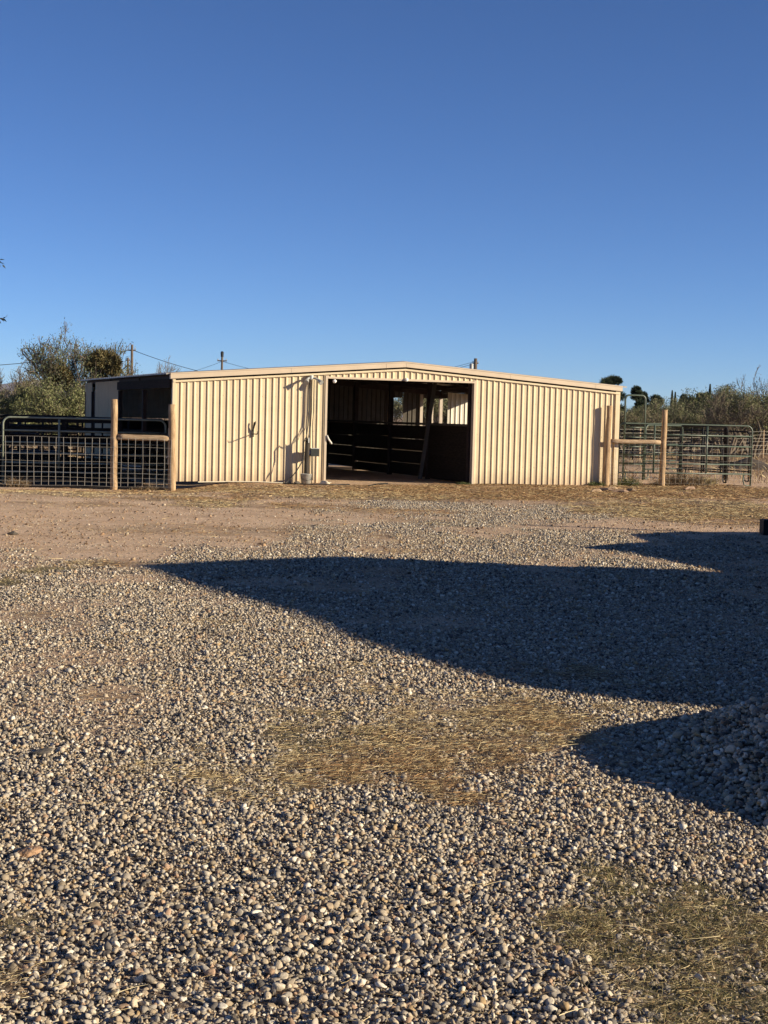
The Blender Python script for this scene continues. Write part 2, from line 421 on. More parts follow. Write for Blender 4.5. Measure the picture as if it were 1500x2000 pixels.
def ground_mat():
    m, n, l, b = new_mat('ground')
    a = n.new("ShaderNodeAttribute"); a.attribute_name = "Col"
    sp = n.new("ShaderNodeSeparateColor"); l.new(a.outputs['Color'], sp.inputs[0])
    tc = n.new("ShaderNodeTexCoord")

    def noise(s, d=6, r=.6, st=None):
        t = n.new("ShaderNodeTexNoise"); t.inputs['Scale'].default_value = s; t.inputs['Detail'].default_value = d; t.inputs['Roughness'].default_value = r
        if st:
            mp = n.new("ShaderNodeMapping"); mp.inputs['Scale'].default_value = st
            l.new(tc.outputs['Object'], mp.inputs[0]); l.new(mp.outputs[0], t.inputs['Vector'])
        else: l.new(tc.outputs['Object'], t.inputs['Vector'])
        return t

    def ramp(src, *st):
        rp = n.new("ShaderNodeValToRGB"); e = rp.color_ramp.elements
        while len(e) < len(st): e.new(.5)
        for q, (p, c) in zip(e, st): q.position = p; q.color = (*c, 1)
        l.new(src, rp.inputs[0]); return rp.outputs[0]

    def mix(f, a_, b_, mode='MIX'):
        x = n.new("ShaderNodeMix"); x.data_type = 'RGBA'; x.blend_type = mode
        if isinstance(f, float): x.inputs[0].default_value = f
        else: l.new(f, x.inputs[0])
        l.new(a_, x.inputs[6]); l.new(b_, x.inputs[7]); return x.outputs[2]
    # reddish dirt with pebbles and darker scuffs
    dirt = ramp(noise(1.3, 8, .7).outputs[0], (.3, (.40, .265, .165)), (.5, (.60, .415, .275)), (.72, (.70, .51, .355)))
    fleck = ramp(noise(16, 6, .8).outputs[0], (.33, (.30, .26, .22)), (.47, (1, 1, 1)), (.62, (1.0, 1.0, 1.0)), (.72, (1.4, 1.4, 1.4)))
    dirt = mix(.75, dirt, fleck, 'MULTIPLY')
    # gravel bed: cells of many stone colours
    vo = n.new("ShaderNodeTexVoronoi"); vo.inputs['Scale'].default_value = 26; l.new(tc.outputs['Object'], vo.inputs['Vector'])
    sv = n.new("ShaderNodeSeparateColor"); l.new(vo.outputs['Color'], sv.inputs[0])
    gcol = ramp(sv.outputs[0], (0, (.035, .03, .026)), (.3, (.10, .085, .07)), (.55, (.18, .155, .13)), (.8, (.30, .26, .21)), (1, (.48, .42, .35)))
    edge = ramp(vo.outputs['Distance'], (.25, (1, 1, 1)), (.75, (.25, .22, .2)))
    gcol = mix(.8, gcol, edge, 'MULTIPLY')
    gcol = mix(ramp(noise(1.1, 5).outputs[0], (.45, (0, 0, 0)), (.75, (.5, .5, .5))), gcol, dirt)
    # grass thatch
    st = ramp(noise(14, 8, .8, (1, 1.6, 1)).outputs[0], (.3, (.055, .04, .025)), (.5, (.16, .11, .065)), (.7, (.38, .28, .17)))
    gr = ramp(noise(14, 8, .75).outputs[0], (.3, (.05, .045, .022)), (.5, (.13, .11, .055)), (.7, (.26, .2, .105)))
    col = mix(sp.outputs[0], dirt, gcol)
    col = mix(sp.outputs[1], col, st)
    col = mix(sp.outputs[2], col, gr)
    # far pasture: dry brown grass
    ps = n.new("ShaderNodeSeparateXYZ"); l.new(tc.outputs['Object'], ps.inputs[0])
    mr = n.new("ShaderNodeMapRange"); mr.inputs[1].default_value = 46; mr.inputs[2].default_value = 62; l.new(ps.outputs[1], mr.inputs[0])
    far = ramp(noise(.35, 8, .7, (1, .4, 1)).outputs[0], (.35, (.17, .11, .065)), (.5, (.27, .18, .11)), (.68, (.36, .25, .16)))
    col = mix(mr.outputs[0], col, far)
    l.new(col, b.inputs['Base Color'])
    b.inputs['Roughness'].default_value = .95; b.inputs['Specular IOR Level'].default_value = .15
    bp = n.new("ShaderNodeBump"); bp.inputs['Strength'].default_value = .8; bp.inputs['Distance'].default_value = .03
    nb = noise(18, 6, .7)
    ad = n.new("ShaderNodeMath"); ad.operation = 'MULTIPLY_ADD'; ad.inputs[1].default_value = -.8
    ml = n.new("ShaderNodeMath"); ml.operation = 'MULTIPLY'; l.new(vo.outputs['Distance'], ml.inputs[0]); l.new(sp.outputs[0], ml.inputs[1])
    l.new(ml.outputs[0], ad.inputs[0]); l.new(nb.outputs[0], ad.inputs[2])
    l.new(ad.outputs[0], bp.inputs['Height']); l.new(bp.outputs[0], b.inputs['Normal'])
    return m


# ------------------------------------------------------------------ stones
def ico(level):
    t = (1 + 5 ** .5) / 2
    v = [(-1, t, 0), (1, t, 0), (-1, -t, 0), (1, -t, 0), (0, -1, t), (0, 1, t), (0, -1, -t), (0, 1, -t), (t, 0, -1), (t, 0, 1), (-t, 0, -1), (-t, 0, 1)]
    f = [(0, 11, 5), (0, 5, 1), (0, 1, 7), (0, 7, 10), (0, 10, 11), (1, 5, 9), (5, 11, 4), (11, 10, 2), (10, 7, 6), (7, 1, 8), (3, 9, 4), (3, 4, 2), (3, 2, 6), (3, 6, 8), (3, 8, 9),
         (4, 9, 5), (2, 4, 11), (6, 2, 10), (8, 6, 7), (9, 8, 1)]
    v = [np.array(p) / np.linalg.norm(p) for p in v]
    for _ in range(level):
        c = {}; nf = []

        def mid(a, b):
            k = (min(a, b), max(a, b))
            if k not in c: q = v[a] + v[b]; v.append(q / np.linalg.norm(q)); c[k] = len(v) - 1
            return c[k]
        for a, b, d in f:
            x, y, z = mid(a, b), mid(b, d), mid(d, a); nf += [(a, x, z), (b, y, x), (d, z, y), (x, y, z)]
        f = nf
    return np.array(v), np.array(f)


PAL = np.array([(.52, .425, .31), (.58, .50, .39), (.70, .635, .53), (.40, .36, .315), (.29, .265, .24), (.15, .14, .135), (.47, .33, .235), (.80, .76, .68), (.48, .35, .20), (.34, .29, .22), (.47, .435, .385), (.10, .09, .085)])
PALW = np.array([.15, .16, .14, .13, .09, .06, .05, .07, .03, .08, .11, .03]); PALW /= PALW.sum()


def rot_mats(n):
    q = RNG.normal(size=(n, 4)); q /= np.linalg.norm(q, axis=1)[:, None]
    w, x, y, z = q.T
    return np.stack([np.stack([1 - 2 * (y * y + z * z), 2 * (x * y - z * w), 2 * (x * z + y * w)], 1),
                     np.stack([2 * (x * y + z * w), 1 - 2 * (x * x + z * z), 2 * (y * z - x * w)], 1),
                     np.stack([2 * (x * z - y * w), 2 * (y * z + x * w), 1 - 2 * (x * x + y * y)], 1)], 1)


def stones_arrays(pos, r, level, pal=PAL, palw=PALW):
    """one stone at each pos with radius r"""
    bv, bf = ico(level); n = len(pos); k = len(bv)
    # 12 base shapes cut by a few random planes, so they look broken rather than round
    shapes = []
    for i in range(12):
        s = bv.copy()
        for _ in range(8 if level else 4):
            d = RNG.normal(size=3); d /= np.linalg.norm(d); h = RNG.uniform(.38, .78)
            o = np.maximum(s @ d - h, 0); s = s - o[:, None] * d
        shapes.append(s * RNG.uniform(.93, 1.07, size=(k, 1)))
    shapes = np.array(shapes)
    S = shapes[RNG.integers(0, 12, n)]
    S = S * (RNG.uniform(.55, 1.5, size=(n, 1, 3)) * r[:, None, None])
    R = rot_mats(n)
    S = np.einsum('nij,nkj->nki', R, S)
    S[:, :, 2] *= .82
    V = (S + pos[:, None, :]).reshape(-1, 3)
    Fc = (bf[None] + (np.arange(n) * k)[:, None, None]).reshape(-1, 3)
    col = pal[RNG.choice(len(pal), n, p=palw)] * RNG.uniform(.72, 1.12, size=(n, 1)) * np.array([[1.0, .985, .95]])
    C = np.repeat(np.clip(col * np.array([.84, .81, .785]), 0, .85), k, 0)
    return V, Fc, C


def build_gravel():
    out = []
    for (y0, y1, dens, rmu, level, mar) in [(3.5, 5.2, 9800, .0064, 1, .5), (5.2, 9.0, 9000, .0063, 0, .5), (9.0, 14.0, 6200, .0067, 0, .5), (14.0, 30.0, 2600, .0080, 0, .6)]:
        wid = .26 * y1 + mar
        ext = 1.3 if y1 < 15 else .4
        n = int(dens * (2 * wid + 2 * ext) * (y1 - y0))
        x = RNG.uniform(-wid - ext, wid + ext, n); y = RNG.uniform(y0, y1, n)
        ok = (np.abs(x) < .26 * y + mar) | ((np.abs(x) < .26 * y + mar + ext) & (RNG.random(n) < .8))
        x, y = x[ok], y[ok]
        g, w = zone(x, y)
        cover = np.clip(w[0] + w[1] * 1.05 + w[2], 0, 1)
        bare = fbm(x * 1.7, y * 1.3, 33, 3)
        p = g * (1 - .70 * cover) * (1 - .5 * sst(.55, .72, bare))
        # a sprinkle of loose stones on the dirt as well
        p = np.maximum(p, .05 + .13 * sst(.5, .75, bare))
        ok = RNG.random(len(x)) < p
        x, y, gg = x[ok], y[ok], (g * (1 - cover))[ok]
        r = rmu * np.exp(RNG.normal(0, .44, len(x))) * np.where(gg < .2, .62, 1)
        big = RNG.random(len(x)) < .008
        r = np.minimum(np.where(big, r * 1.6, r), rmu * 2.6)
        z = gz(x, y) + r * RNG.uniform(-.25, .95, len(x)) * (.4 + .6 * gg)
        out.append(stones_arrays(np.stack([x, y, z], 1), r, level))
    V = []; Fc = []; C = []; o = 0
    for v, f, c in out:
        V.append(v); Fc.append(f + o); C.append(c); o += len(v)
    me = fast_mesh("gravel", np.concatenate(V), np.concatenate(Fc), np.concatenate(C), False)
    tag(link("gravel", me, M['stone']), "loose tan and grey crushed gravel covering the yard", "gravel", kind='stuff')


def pile_h(x, y):
    dx = (x - 3.0) / 1.75; dy = (y - 7.25) / 2.1
    d = np.hypot(dx, dy) + (fbm(x * 1.6, y * 1.6, 71, 3) - .5) * .18
    return .475 * sst(1.02, .30, d) - .01


def build_pile():
    n = 60; xs = np.linspace(.9, 5.0, n); ys = np.linspace(4.9, 9.7, n)
    X, Y = np.meshgrid(xs, ys); X = X.ravel(); Y = Y.ravel(); h = pile_h(X, Y)
    Z = gz(X, Y) + h - .03
    i = np.arange((n - 1) * (n - 1)); a = (i // (n - 1)) * n + i % (n - 1)
    quad = np.stack([a, a + 1, a + n + 1, a + n], 1)
    quad = quad[(h[quad] > .0).any(1)]
    tri = np.concatenate([quad[:, [0, 1, 2]], quad[:, [0, 2, 3]]])
    core = np.stack([X, Y, Z], 1)
    m = 66000
    x = RNG.uniform(.9, 5.0, m); y = RNG.uniform(4.9, 9.7, m); hh = pile_h(x, y)
    ok = hh > .012; x, y, hh = x[ok], y[ok], hh[ok]
    r = np.minimum(.0112 * np.exp(RNG.normal(0, .36, len(x))), .026)
    z = gz(x, y) + hh + r * RNG.uniform(-.3, .9, len(x)) - .02
    V, Fc, C = stones_arrays(np.stack([x, y, z], 1), r, 1)
    V2 = np.concatenate([core, V]); F2 = np.concatenate([tri, Fc + len(core)])
    C2 = np.concatenate([np.tile((.12, .105, .09), (len(core), 1)), C])
    me = fast_mesh("gravel_pile", V2, F2, C2, False)
    tag(link("gravel_pile", me, M['stone_pile']), "shaded heap of loose gravel rising at the right edge of the yard", "gravel pile")


# ------------------------------------------------------------------ grass blades
def blades(pos, length, width, lift, cols, name=None, bend=.5):
    """three-segment strips, n of them"""
    n = len(pos); a = RNG.uniform(0, 2 * np.pi, n)
    d = np.stack([np.cos(a), np.sin(a), np.zeros(n)], 1); s = np.stack([-np.sin(a), np.cos(a), np.zeros(n)], 1)
    bend_a = RNG.normal(0, bend, n); tw = RNG.uniform(-1.4, 1.4, n)
    V = np.zeros((n, 8, 3)); p = pos.copy(); el = lift.copy(); L = length / 3
    for k in range(4):
        w = (width * (1 - .25 * k))[:, None] * (s * np.cos(tw)[:, None] + np.array([0, 0, 1.0]) * np.sin(tw)[:, None])
        V[:, 2 * k] = p - w; V[:, 2 * k + 1] = p + w
        ca, sa = np.cos(bend_a * k / 3), np.sin(bend_a * k / 3)
        dd = d * ca[:, None] + s * sa[:, None]
        p = p + (dd * np.cos(el)[:, None] + np.array([0, 0, 1.0]) * np.sin(el)[:, None]) * L[:, None]
        el = el - RNG.uniform(.1, .55, n) * np.abs(lift)
    b = (np.arange(n) * 8)[:, None, None]
    Fc = (np.array([(0, 1, 3, 2), (2, 3, 5, 4), (4, 5, 7, 6)])[None] + b).reshape(-1, 4)
    C = np.repeat(cols, 8, 0)
    return V.reshape(-1, 3), Fc, C


BCOL = [np.array([(.58, .45, .24), (.74, .61, .36), (.40, .27, .13), (.26, .16, .08), (.66, .53, .30)]),
        np.array([(.17, .15, .055), (.26, .215, .09), (.42, .33, .16), (.10, .095, .035), (.62, .51, .28), (.30, .19, .09)]),
        np.array([(.34, .19, .09), (.46, .28, .13), (.22, .125, .06), (.64, .48, .25)])]


def build_dry_grass():
    VV = []; FF = []; CC = []; o = 0
    for (cx, cy, rx, ry, k, s) in PG:
        near = max(cy, 4.0)
        dens = min(11000, 11000 * (6.5 / near) ** 1.35) * s
        n = int(min(dens * 4 * rx * ry * 1.7, 70000))
        x = cx + RNG.uniform(-1.3, 1.3, n) * rx; y = cy + RNG.uniform(-1.3, 1.3, n) * ry
        w = patches(x, y)[k]
        ok = RNG.random(n) < w * (.15 + .85 * sst(.35, .65, fbm(x * 10 * 7 / near + 31, y * 9 * 7 / near + 17, 44, 3))); x, y = x[ok], y[ok]; n = len(x)
        if not n: continue
        f = .8 + near / 26
        L = RNG.gamma(1.6, .0165, n) * f + .008
        if k == 1: L *= .62
        wd = RNG.uniform(.0005, .0013, n) * (f ** 1.6)
        lift = np.abs(RNG.normal(.02, .09, n)) if k != 1 else np.abs(RNG.normal(.5, .4, n))
        z = gz(x, y) + .003 + RNG.uniform(0, .016, n)
        c = BCOL[k][RNG.integers(0, len(BCOL[k]), n)] * RNG.uniform(.7, 1.15, (n, 1))
        v, fc, cc = blades(np.stack([x, y, z], 1), L, wd, np.clip(lift, 0, 1.3), c)
        VV.append(v); FF.append(fc + o); CC.append(cc); o += len(v)
    # stray single straws everywhere
    n = 5000
    y = 3.6 + 24 * RNG.random(n) ** 1.3; x = RNG.uniform(-1, 1, n) * (.27 * y + .6)
    v, fc, cc = blades(np.stack([x, y, gz(x, y) + .015 + RNG.uniform(0, .02, n)], 1), RNG.gamma(2, .024, n) + .012, RNG.uniform(.0006, .0014, n) * (.7 + y / 16),
                       np.abs(RNG.normal(.05, .12, n)), BCOL[0][RNG.integers(0, 4, n)] * RNG.uniform(.7, 1.1, (n, 1)))
    VV.append(v); FF.append(fc + o); CC.append(cc); o += len(v)
    me = fast_mesh("dry_grass", np.concatenate(VV), np.concatenate(FF), np.concatenate(CC))
    tag(link("dry_grass", me, M['straw']), "flattened straw and short dry grass in patches on the gravel", "dry grass", kind='stuff')
    # tall dry grass standing in the far pasture on the right
    n = 26000
    y = RNG.uniform(43, 110, n); x = y * RNG.uniform(-.31, .34, n)
    inside = (np.abs(x - (-2 + (y - 40) * -.2)) < 9.5) & (y < 52)
    ok = (~inside) & (RNG.random(n) < sst(.35, .65, fbm(x * .25, y * .15, 88, 3)) + .15); x, y = x[ok], y[ok]; n = len(x)
    v, fc, cc = blades(np.stack([x, y, gz(x, y)], 1), RNG.uniform(.12, .5, n), RNG.uniform(.006, .014, n), RNG.uniform(.6, 1.4, n),
                       np.concatenate(BCOL)[[0, 1, 2, 9, 10, 11, 3]][RNG.integers(0, 7, n)] * RNG.uniform(.6, 1.0, (n, 1)))
    me = fast_mesh("pasture_grass", v, fc, cc)
    tag(link("pasture_grass", me, M['straw']), "tall brown dry grass standing in the pasture behind the corrals", "dry grass", kind='stuff')


# ------------------------------------------------------------------ barn
BL = np.array([-4.95, 35.6, 0.0]); BYAW = rad(20.5)
EU = np.array([math.cos(BYAW), math.sin(BYAW), 0]); EV = np.array([-math.sin(BYAW), math.cos(BYAW), 0])
WID = 11.66; DEP = 12.0; RIDGE_U = 5.74
ZL, ZR, ZM = 2.53, 2.57, 2.985


def roof_z(u):
    return ZL + (ZM - ZL) * (u / RIDGE_U) if u < RIDGE_U else ZR + (ZM - ZR) * ((WID - u) / (WID - RIDGE_U))


def b2w(u, v, z=0.0):
    p = BL + EU * u + EV * v
    return np.array([p[0], p[1], z])


PITCHR = .1587
PROF = [(0, 0), (.012, .027), (.027, .027), (.058, 0), (.1035, 0.0), (.1085, .004), (.1135, 0.0)]


def corrugated(mb, s0, s1, zb, zt, put, flip=1, phase=0.0):
    """ribbed sheet: stations along s, zb/zt are functions, put(s, out, z) -> local point"""
    st = []
    k = math.floor((s0 - phase) / PITCHR)
    while phase + k * PITCHR < s1:
        for (d, h) in PROF: st.append((phase + k * PITCHR + d, h))
        k += 1
    st = [q for q in st if s0 < q[0] < s1]
    st = [(s0, st[0][1] if st else 0)] + st + [(s1, st[-1][1] if st else 0)]
    vs = []; fs = []
    for i, (s, h) in enumerate(st):
        vs.append(put(s, h * flip, zb(s))); vs.append(put(s, h * flip, zt(s)))
        if i: fs.append((2 * i - 2, 2 * i, 2 * i + 1, 2 * i - 1))
    mb.add(vs, fs)


def build_barn():
    B = thing("barn", "low tan metal horse barn with ribbed siding and a wide open doorway", "barn", BL, BYAW)
    D0, D1, DT = 3.735, 7.60, 2.55
    front = lambda s, h, z: (s, -h, z)
    wz = lambda s: roof_z(s) - .17
    wav = lambda s: .012 * math.sin(s * 1.7) + .02
    for (a, b) in ((.04, D0), (D1, WID - .04)):
        mb = MB(); corrugated(mb, a, b, wav, wz, front, phase=.012)
        for row in (.45, 1.25, 2.05):          # screw heads in rows on the flats
            k = int((a - .012) / PITCHR) + 1
            while .012 + k * PITCHR + .1 < b:
                q = .012 + k * PITCHR + .09; k += 2
                mb.tube([(q, .002, row), (q, -.008, row)], .009, 6)
        mb.build("front_wall", M['siding'], B)
    mb = MB(); corrugated(mb, D0, D1, lambda s: DT, wz, front, phase=.012)
    mb.build("door_header", M['siding'], B)
    # rake fascia with a shadow gap and thin j-trim under it
    for (a, b) in ((-.07, RIDGE_U), (RIDGE_U, WID + .06)):
        e = 1e-6
        za, zb_ = roof_z(a), roof_z(b)
        if a < 0: za = ZL - .005
        mb = MB()
        mb.hexa([(a, -.085, za - .13), (b, -.085, zb_ - .13), (b, .04, zb_ - .13), (a, .04, za - .13)],
                [(a, -.085, za), (b, -.085, zb_), (b, .04, zb_), (a, .04, za)])
        mb.hexa([(a, -.095, za - .022), (b, -.095, zb_ - .022), (b, -.0852, zb_ - .022), (a, -.0852, za - .022)],
                [(a, -.095, za + .004), (b, -.095, zb_ + .004), (b, -.0852, zb_ + .004), (a, -.0852, za + .004)])
        for q in ([a + 2.9, a + 5.3] if a < 0 else [a + .004, a + 2.8, a + 5.2]):
            zq = roof_z(q)
            mb.hexa([(q, -.0885, zq - .131), (q + .012, -.0885, zq - .131), (q + .012, -.0854, zq - .131), (q, -.0854, zq - .131)],
                    [(q, -.0885, zq - .024), (q + .012, -.0885, zq - .024), (q + .012, -.0854, zq - .024), (q, -.0854, zq - .024)])
        mb.build("rake_trim", M['trim'], B)
        mb = MB()
        a2 = max(a, 0); b2 = min(b, WID)
        za, zb_ = roof_z(a2), roof_z(b2)
        mb.hexa([(a2, -.058, za - .215), (b2, -.058, zb_ - .215), (b2, -.0365, zb_ - .215), (a2, -.0365, za - .215)],
                [(a2, -.058, za - .172), (b2, -.058, zb_ - .172), (b2, -.0365, zb_ - .172), (a2, -.0365, za - .172)])
        mb.build("top_trim", M['siding'], B)
    # corner trims, door trims
    MB().box((-.01, -.045, .03), (.06, .06, roof_z(0) - .135)).build("corner_trim", M['siding'], B)
    MB().box((WID - .10, -.045, .03), (WID + .02, .06, roof_z(WID) - .135)).build("corner_trim", M['siding'], B)
    MB().box((D0 - .035, -.042, 0), (D0 + .02, .10, DT + .04)).build("door_trim", M['trim'], B)
    MB().box((D1 - .02, -.042, 0), (D1 + .035, .10, DT + .04)).build("door_trim", M['trim'], B)
    MB().box((D0 + .021, -.044, DT - .03), (D1 - .021, .10, DT + .018)).build("door_trim", M['trim'], B)
    # roof: two ribbed sheets with a real underside
    for (a, b) in ((-.17, RIDGE_U), (RIDGE_U, WID + .2)):
        mb = MB(); n = 80
        vs = []; fs = []
        v0, v1 = -.05, DEP + .15
        for i in range(n + 1):
            v = v0 + (v1 - v0) * i / n
            h = .018 if i % 2 else 0
            for (u, zz) in ((a, 0), (b, 0), (b, .03), (a, .03)):
                sl_ = (ZM - ZL) / RIDGE_U
                zr = roof_z(min(max(u, 0), WID)) - (sl_ * max(-u, 0)) - (.0695 * max(u - WID, 0))
                vs.append((u, v, zr - .025 + zz + h + (.03 if v < .1 else 0) * 0))
            if i:
                o = 4 * i
                for j in range(4): fs.append((o - 4 + j, o - 4 + (j + 1) % 4, o + (j + 1) % 4, o + j))
        fs += [(0, 1, 2, 3), (4 * n + 3, 4 * n + 2, 4 * n + 1, 4 * n)]
        mb.add(vs, fs).build("roof", M['roof'], B)
    # rafters and purlins under the roof
    for v in (.25, 4.0, 8.0, 11.8):
        for (a, b) in ((.0, RIDGE_U), (RIDGE_U, WID)):
            za, zb_ = roof_z(a) - .06, roof_z(b) - .06
            MB().hexa([(a, v - .05, za - .16), (b, v - .05, zb_ - .16), (b, v + .05, zb_ - .16), (a, v + .05, za - .16)],
                      [(a, v - .05, za), (b, v - .05, zb_), (b, v + .05, zb_), (a, v + .05, za)]).build("rafter", M['steel_dark'], B)
    for u in (.06, 1.2, 2.6, 4.0, 7.4, 8.8, 10.2, 11.6):
        MB().box((u - .03, .1, roof_z(u) - .13), (u + .03, DEP - .05, roof_z(u) - .045)).build("purlin", M['steel_dark'], B)
    # left side: eave beam, posts, sheet panels
    left = lambda s, h, z: (-h, s, z)
    MB().box((-.06, .07, 2.19), (.06, 6.6, 2.40)).build("eave_beam", M['wood_dark'], B)
    mb = MB(); corrugated(mb, 6.62, 10.22, lambda s: .05, lambda s: 2.44, left); mb.build("side_wall", M['siding'], B)
    mb = MB(); corrugated(mb, 10.88, 11.95, lambda s: .05, lambda s: 2.44, left); mb.build("side_wall", M['siding'], B)
    for v in (3.3, 6.55, 10.3, 10.8, 11.96):
        MB().box((-.03, v - .05, -.2), (.07, v + .05, 2.169)).build("side_post", M['steel_dark'], B)
    MB().box((.0, .2, 1.06), (.05, 6.5, 1.13)).build("side_rail", M['wood_dark'], B)
    # stall partition left of the aisle: tin above dark boards
    part = lambda s, h, z: (3.62 - h, s, z)
    mb = MB(); corrugated(mb, .6, 11.6, lambda s: 1.15, lambda s: 2.70, part); mb.build("stall_partition", M['bay_tin'], B)
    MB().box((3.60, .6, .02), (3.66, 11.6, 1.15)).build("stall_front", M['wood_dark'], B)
    for v in (3.9, 7.9):   # dividers between the left stalls
        mb = MB()
        for z in (.15, .42, .69, .96): mb.box((.1, v - .02, z), (3.55, v + .02, z + .22))
        mb.build("stall_divider", M['wood_dark'], B)
    # right stall front: solid boards first, gapped boards after
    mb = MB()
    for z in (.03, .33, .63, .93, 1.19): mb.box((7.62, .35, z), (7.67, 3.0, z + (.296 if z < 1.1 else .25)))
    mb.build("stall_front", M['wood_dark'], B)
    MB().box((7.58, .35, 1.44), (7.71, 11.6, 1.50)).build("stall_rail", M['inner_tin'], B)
    for (a, b, zs) in ((3.1, 5.9, ((.05, .32), (.385, .33), (.74, .30), (1.055, .36))), (6.0, 8.9, ((.03, .24), (.29, .41), (.72, .37), (1.10, .32))), (9.0, 11.6, ((.10, .33), (.44, .29), (.745, .30), (1.06, .36)))):
        mb = MB()
        for z, h in zs: mb.box((7.625, a, z), (7.665, b, z + h))
        mb.build("stall_front", M['wood_dark'], B)
    for v in (.3, 3.05, 5.95, 8.95, 11.7):
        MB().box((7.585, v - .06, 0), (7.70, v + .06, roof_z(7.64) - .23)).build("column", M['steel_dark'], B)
    for v in (3.05, 8.95):   # dividers of the right stalls
        mb = MB()
        for z in (.1, .4, .7, 1.0): mb.box((7.8, v + .1, z), (WID - .1, v + .14, z + .26))
        mb.build("stall_divider", M['wood_dark'], B)
    # rear divider sheet that catches the sun, near the right side
    div = lambda s, h, z: (s, 9.05 - h, z)
    mb = MB(); corrugated(mb, 10.70, WID - .05, lambda s: .3, lambda s: roof_z(s) - .2, div); mb.build("divider_sheet", M['divider'], B)
    # back wall with openings
    back = lambda s, h, z: (s, DEP + h, z)
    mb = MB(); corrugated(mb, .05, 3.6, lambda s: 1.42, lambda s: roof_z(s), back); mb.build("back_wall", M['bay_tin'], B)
    mb = MB()
    for z in (.02, .36, .70, 1.04): mb.box((.08, DEP - .05, z), (3.58, DEP - .01, z + .325))
    mb.build("back_boards", M['wood_dark'], B)
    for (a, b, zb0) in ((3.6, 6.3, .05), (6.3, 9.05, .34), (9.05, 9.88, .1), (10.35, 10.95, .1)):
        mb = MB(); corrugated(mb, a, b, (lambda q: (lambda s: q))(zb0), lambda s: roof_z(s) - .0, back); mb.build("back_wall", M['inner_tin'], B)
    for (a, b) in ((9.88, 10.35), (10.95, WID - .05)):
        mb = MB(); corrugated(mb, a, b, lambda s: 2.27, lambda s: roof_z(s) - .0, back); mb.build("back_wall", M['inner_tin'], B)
        MB().box((a, DEP - .03, 1.40), (b, DEP + .03, 1.48)).build("back_rail", M['wood_dark'], B)
        mb = MB()
        for z in (.3, .62, .94): mb.box((a, DEP - .02, z), (b, DEP + .02, z + .2))
        mb.build("back_boards", M['wood_dark'], B)
    for u in (9.86, 10.98, 11.35):
        MB().box((u - .05, DEP - .06, 0), (u + .05, DEP + .06, roof_z(u) - .1)).build("back_post", M['steel_tan'], B)
    # right side wall: closed front, open rear above the rails
    right = lambda s, h, z: (WID + h, s, z)
    mb = MB(); corrugated(mb, .05, 5.6, lambda s: .05, lambda s: 2.42, right); mb.build("side_wall", M['siding'], B)
    MB().box((WID - .06, .07, 2.28), (WID + .05, DEP, 2.44)).build("eave_beam", M['steel_dark'], B)
    for v in (5.65, 8.95, 11.9):
        MB().box((WID - .07, v - .05, 0), (WID + .03, v + .05, 2.279)).build("side_post", M['steel_tan'], B)
    mb = MB()
    for z in (.35, .75, 1.15): mb.box((WID - .02, 5.7, z), (WID + .02, 11.85, z + .09))
    mb.build("side_rail", M['wood_dark'], B)
    # dirt floor sill
    MB().prism([(.1, .3), (D0 - .1, .3), (D0 + .03, -.02), (D1 - .03, -.02), (D1 + .1, .3), (WID - .1, .3), (WID - .1, DEP), (.1, DEP)], -.3, .02) if True else MB().prism([(.1, -.02), (WID - .1, -.02), (WID - .1, DEP), (.1, DEP)], -.3, .02).build("floor", M['floor'], B)
    return B, (D0, D1, DT)


BARN, (D0, D1, DT) = build_barn()


# ------------------------------------------------------------------ things on and at the barn front
def wl(u, v, z):
    return b2w(u, v, z)


def at_barn(name, label, cat, u, v, z, group=None):
    return thing(name, label, cat, b2w(u, v, z), BYAW, group)


# rod bracket on the left wall
t = at_barn("rope_bracket", "short steel hook rod sticking out from the tan wall left of the doorway", "wall hook", 1.93, -.034, 1.16)
MB().box((-.02, -.012, -.07), (.02, 0, .1)).build("plate", M['conduit'], t)
MB().tube([(0, -.01, 0), (0, -.2, .0), (0, -.34, .0), (0, -.40, .03), (0, -.41, .07)], .012, 8).build("rod", M['conduit'], t)
MB().tube([(0, -.012, .09), (.015, -.06, .20), (.03, -.075, .25), (.035, -.06, .29), (.015, -.045, .27), (.0, -.05, .2), (-.005, -.03, .06)], .015, 8).build("hook", M['black'], t)

# flood light
t = at_barn("flood_light", "twin head flood lamp under the roof edge left of the doorway", "wall lamp", 3.32, -.06, 2.53)
MB().lathe([(0.0, -.05), (.055, -.05), (.055, .05), (0, .05)], (0, -.03, 0), 14).build("base", M['galv'], t)
for s in (-1, 1):
    h = MB().tube([(s * .05, -.05, -.01), (s * .10, -.11, -.03), (s * .14, -.15, -.06)], [.018, .03, .018], 8)
    h.tube([(s * .13, -.14, -.05), (s * .16, -.19, -.09), (s * .19, -.24, -.13)], [.03, .05, .065], 12)
    h.build("lamp_head", M['galv'], t)
for k, du in enumerate((-.035, .03, .075)):
    MB().tube([(du, -.025, -.05), (du, -.028, -.8), (du - .02, -.03, -1.15)] + ([(du - .09, -.12, -1.4), (-.1, -.24, -1.52)] if k < 2 else [(du, -.03, -1.8), (du + .01, -.03, -2.45)]),
              .011 if k else .014, 6).build("conduit", M['conduit'], t)

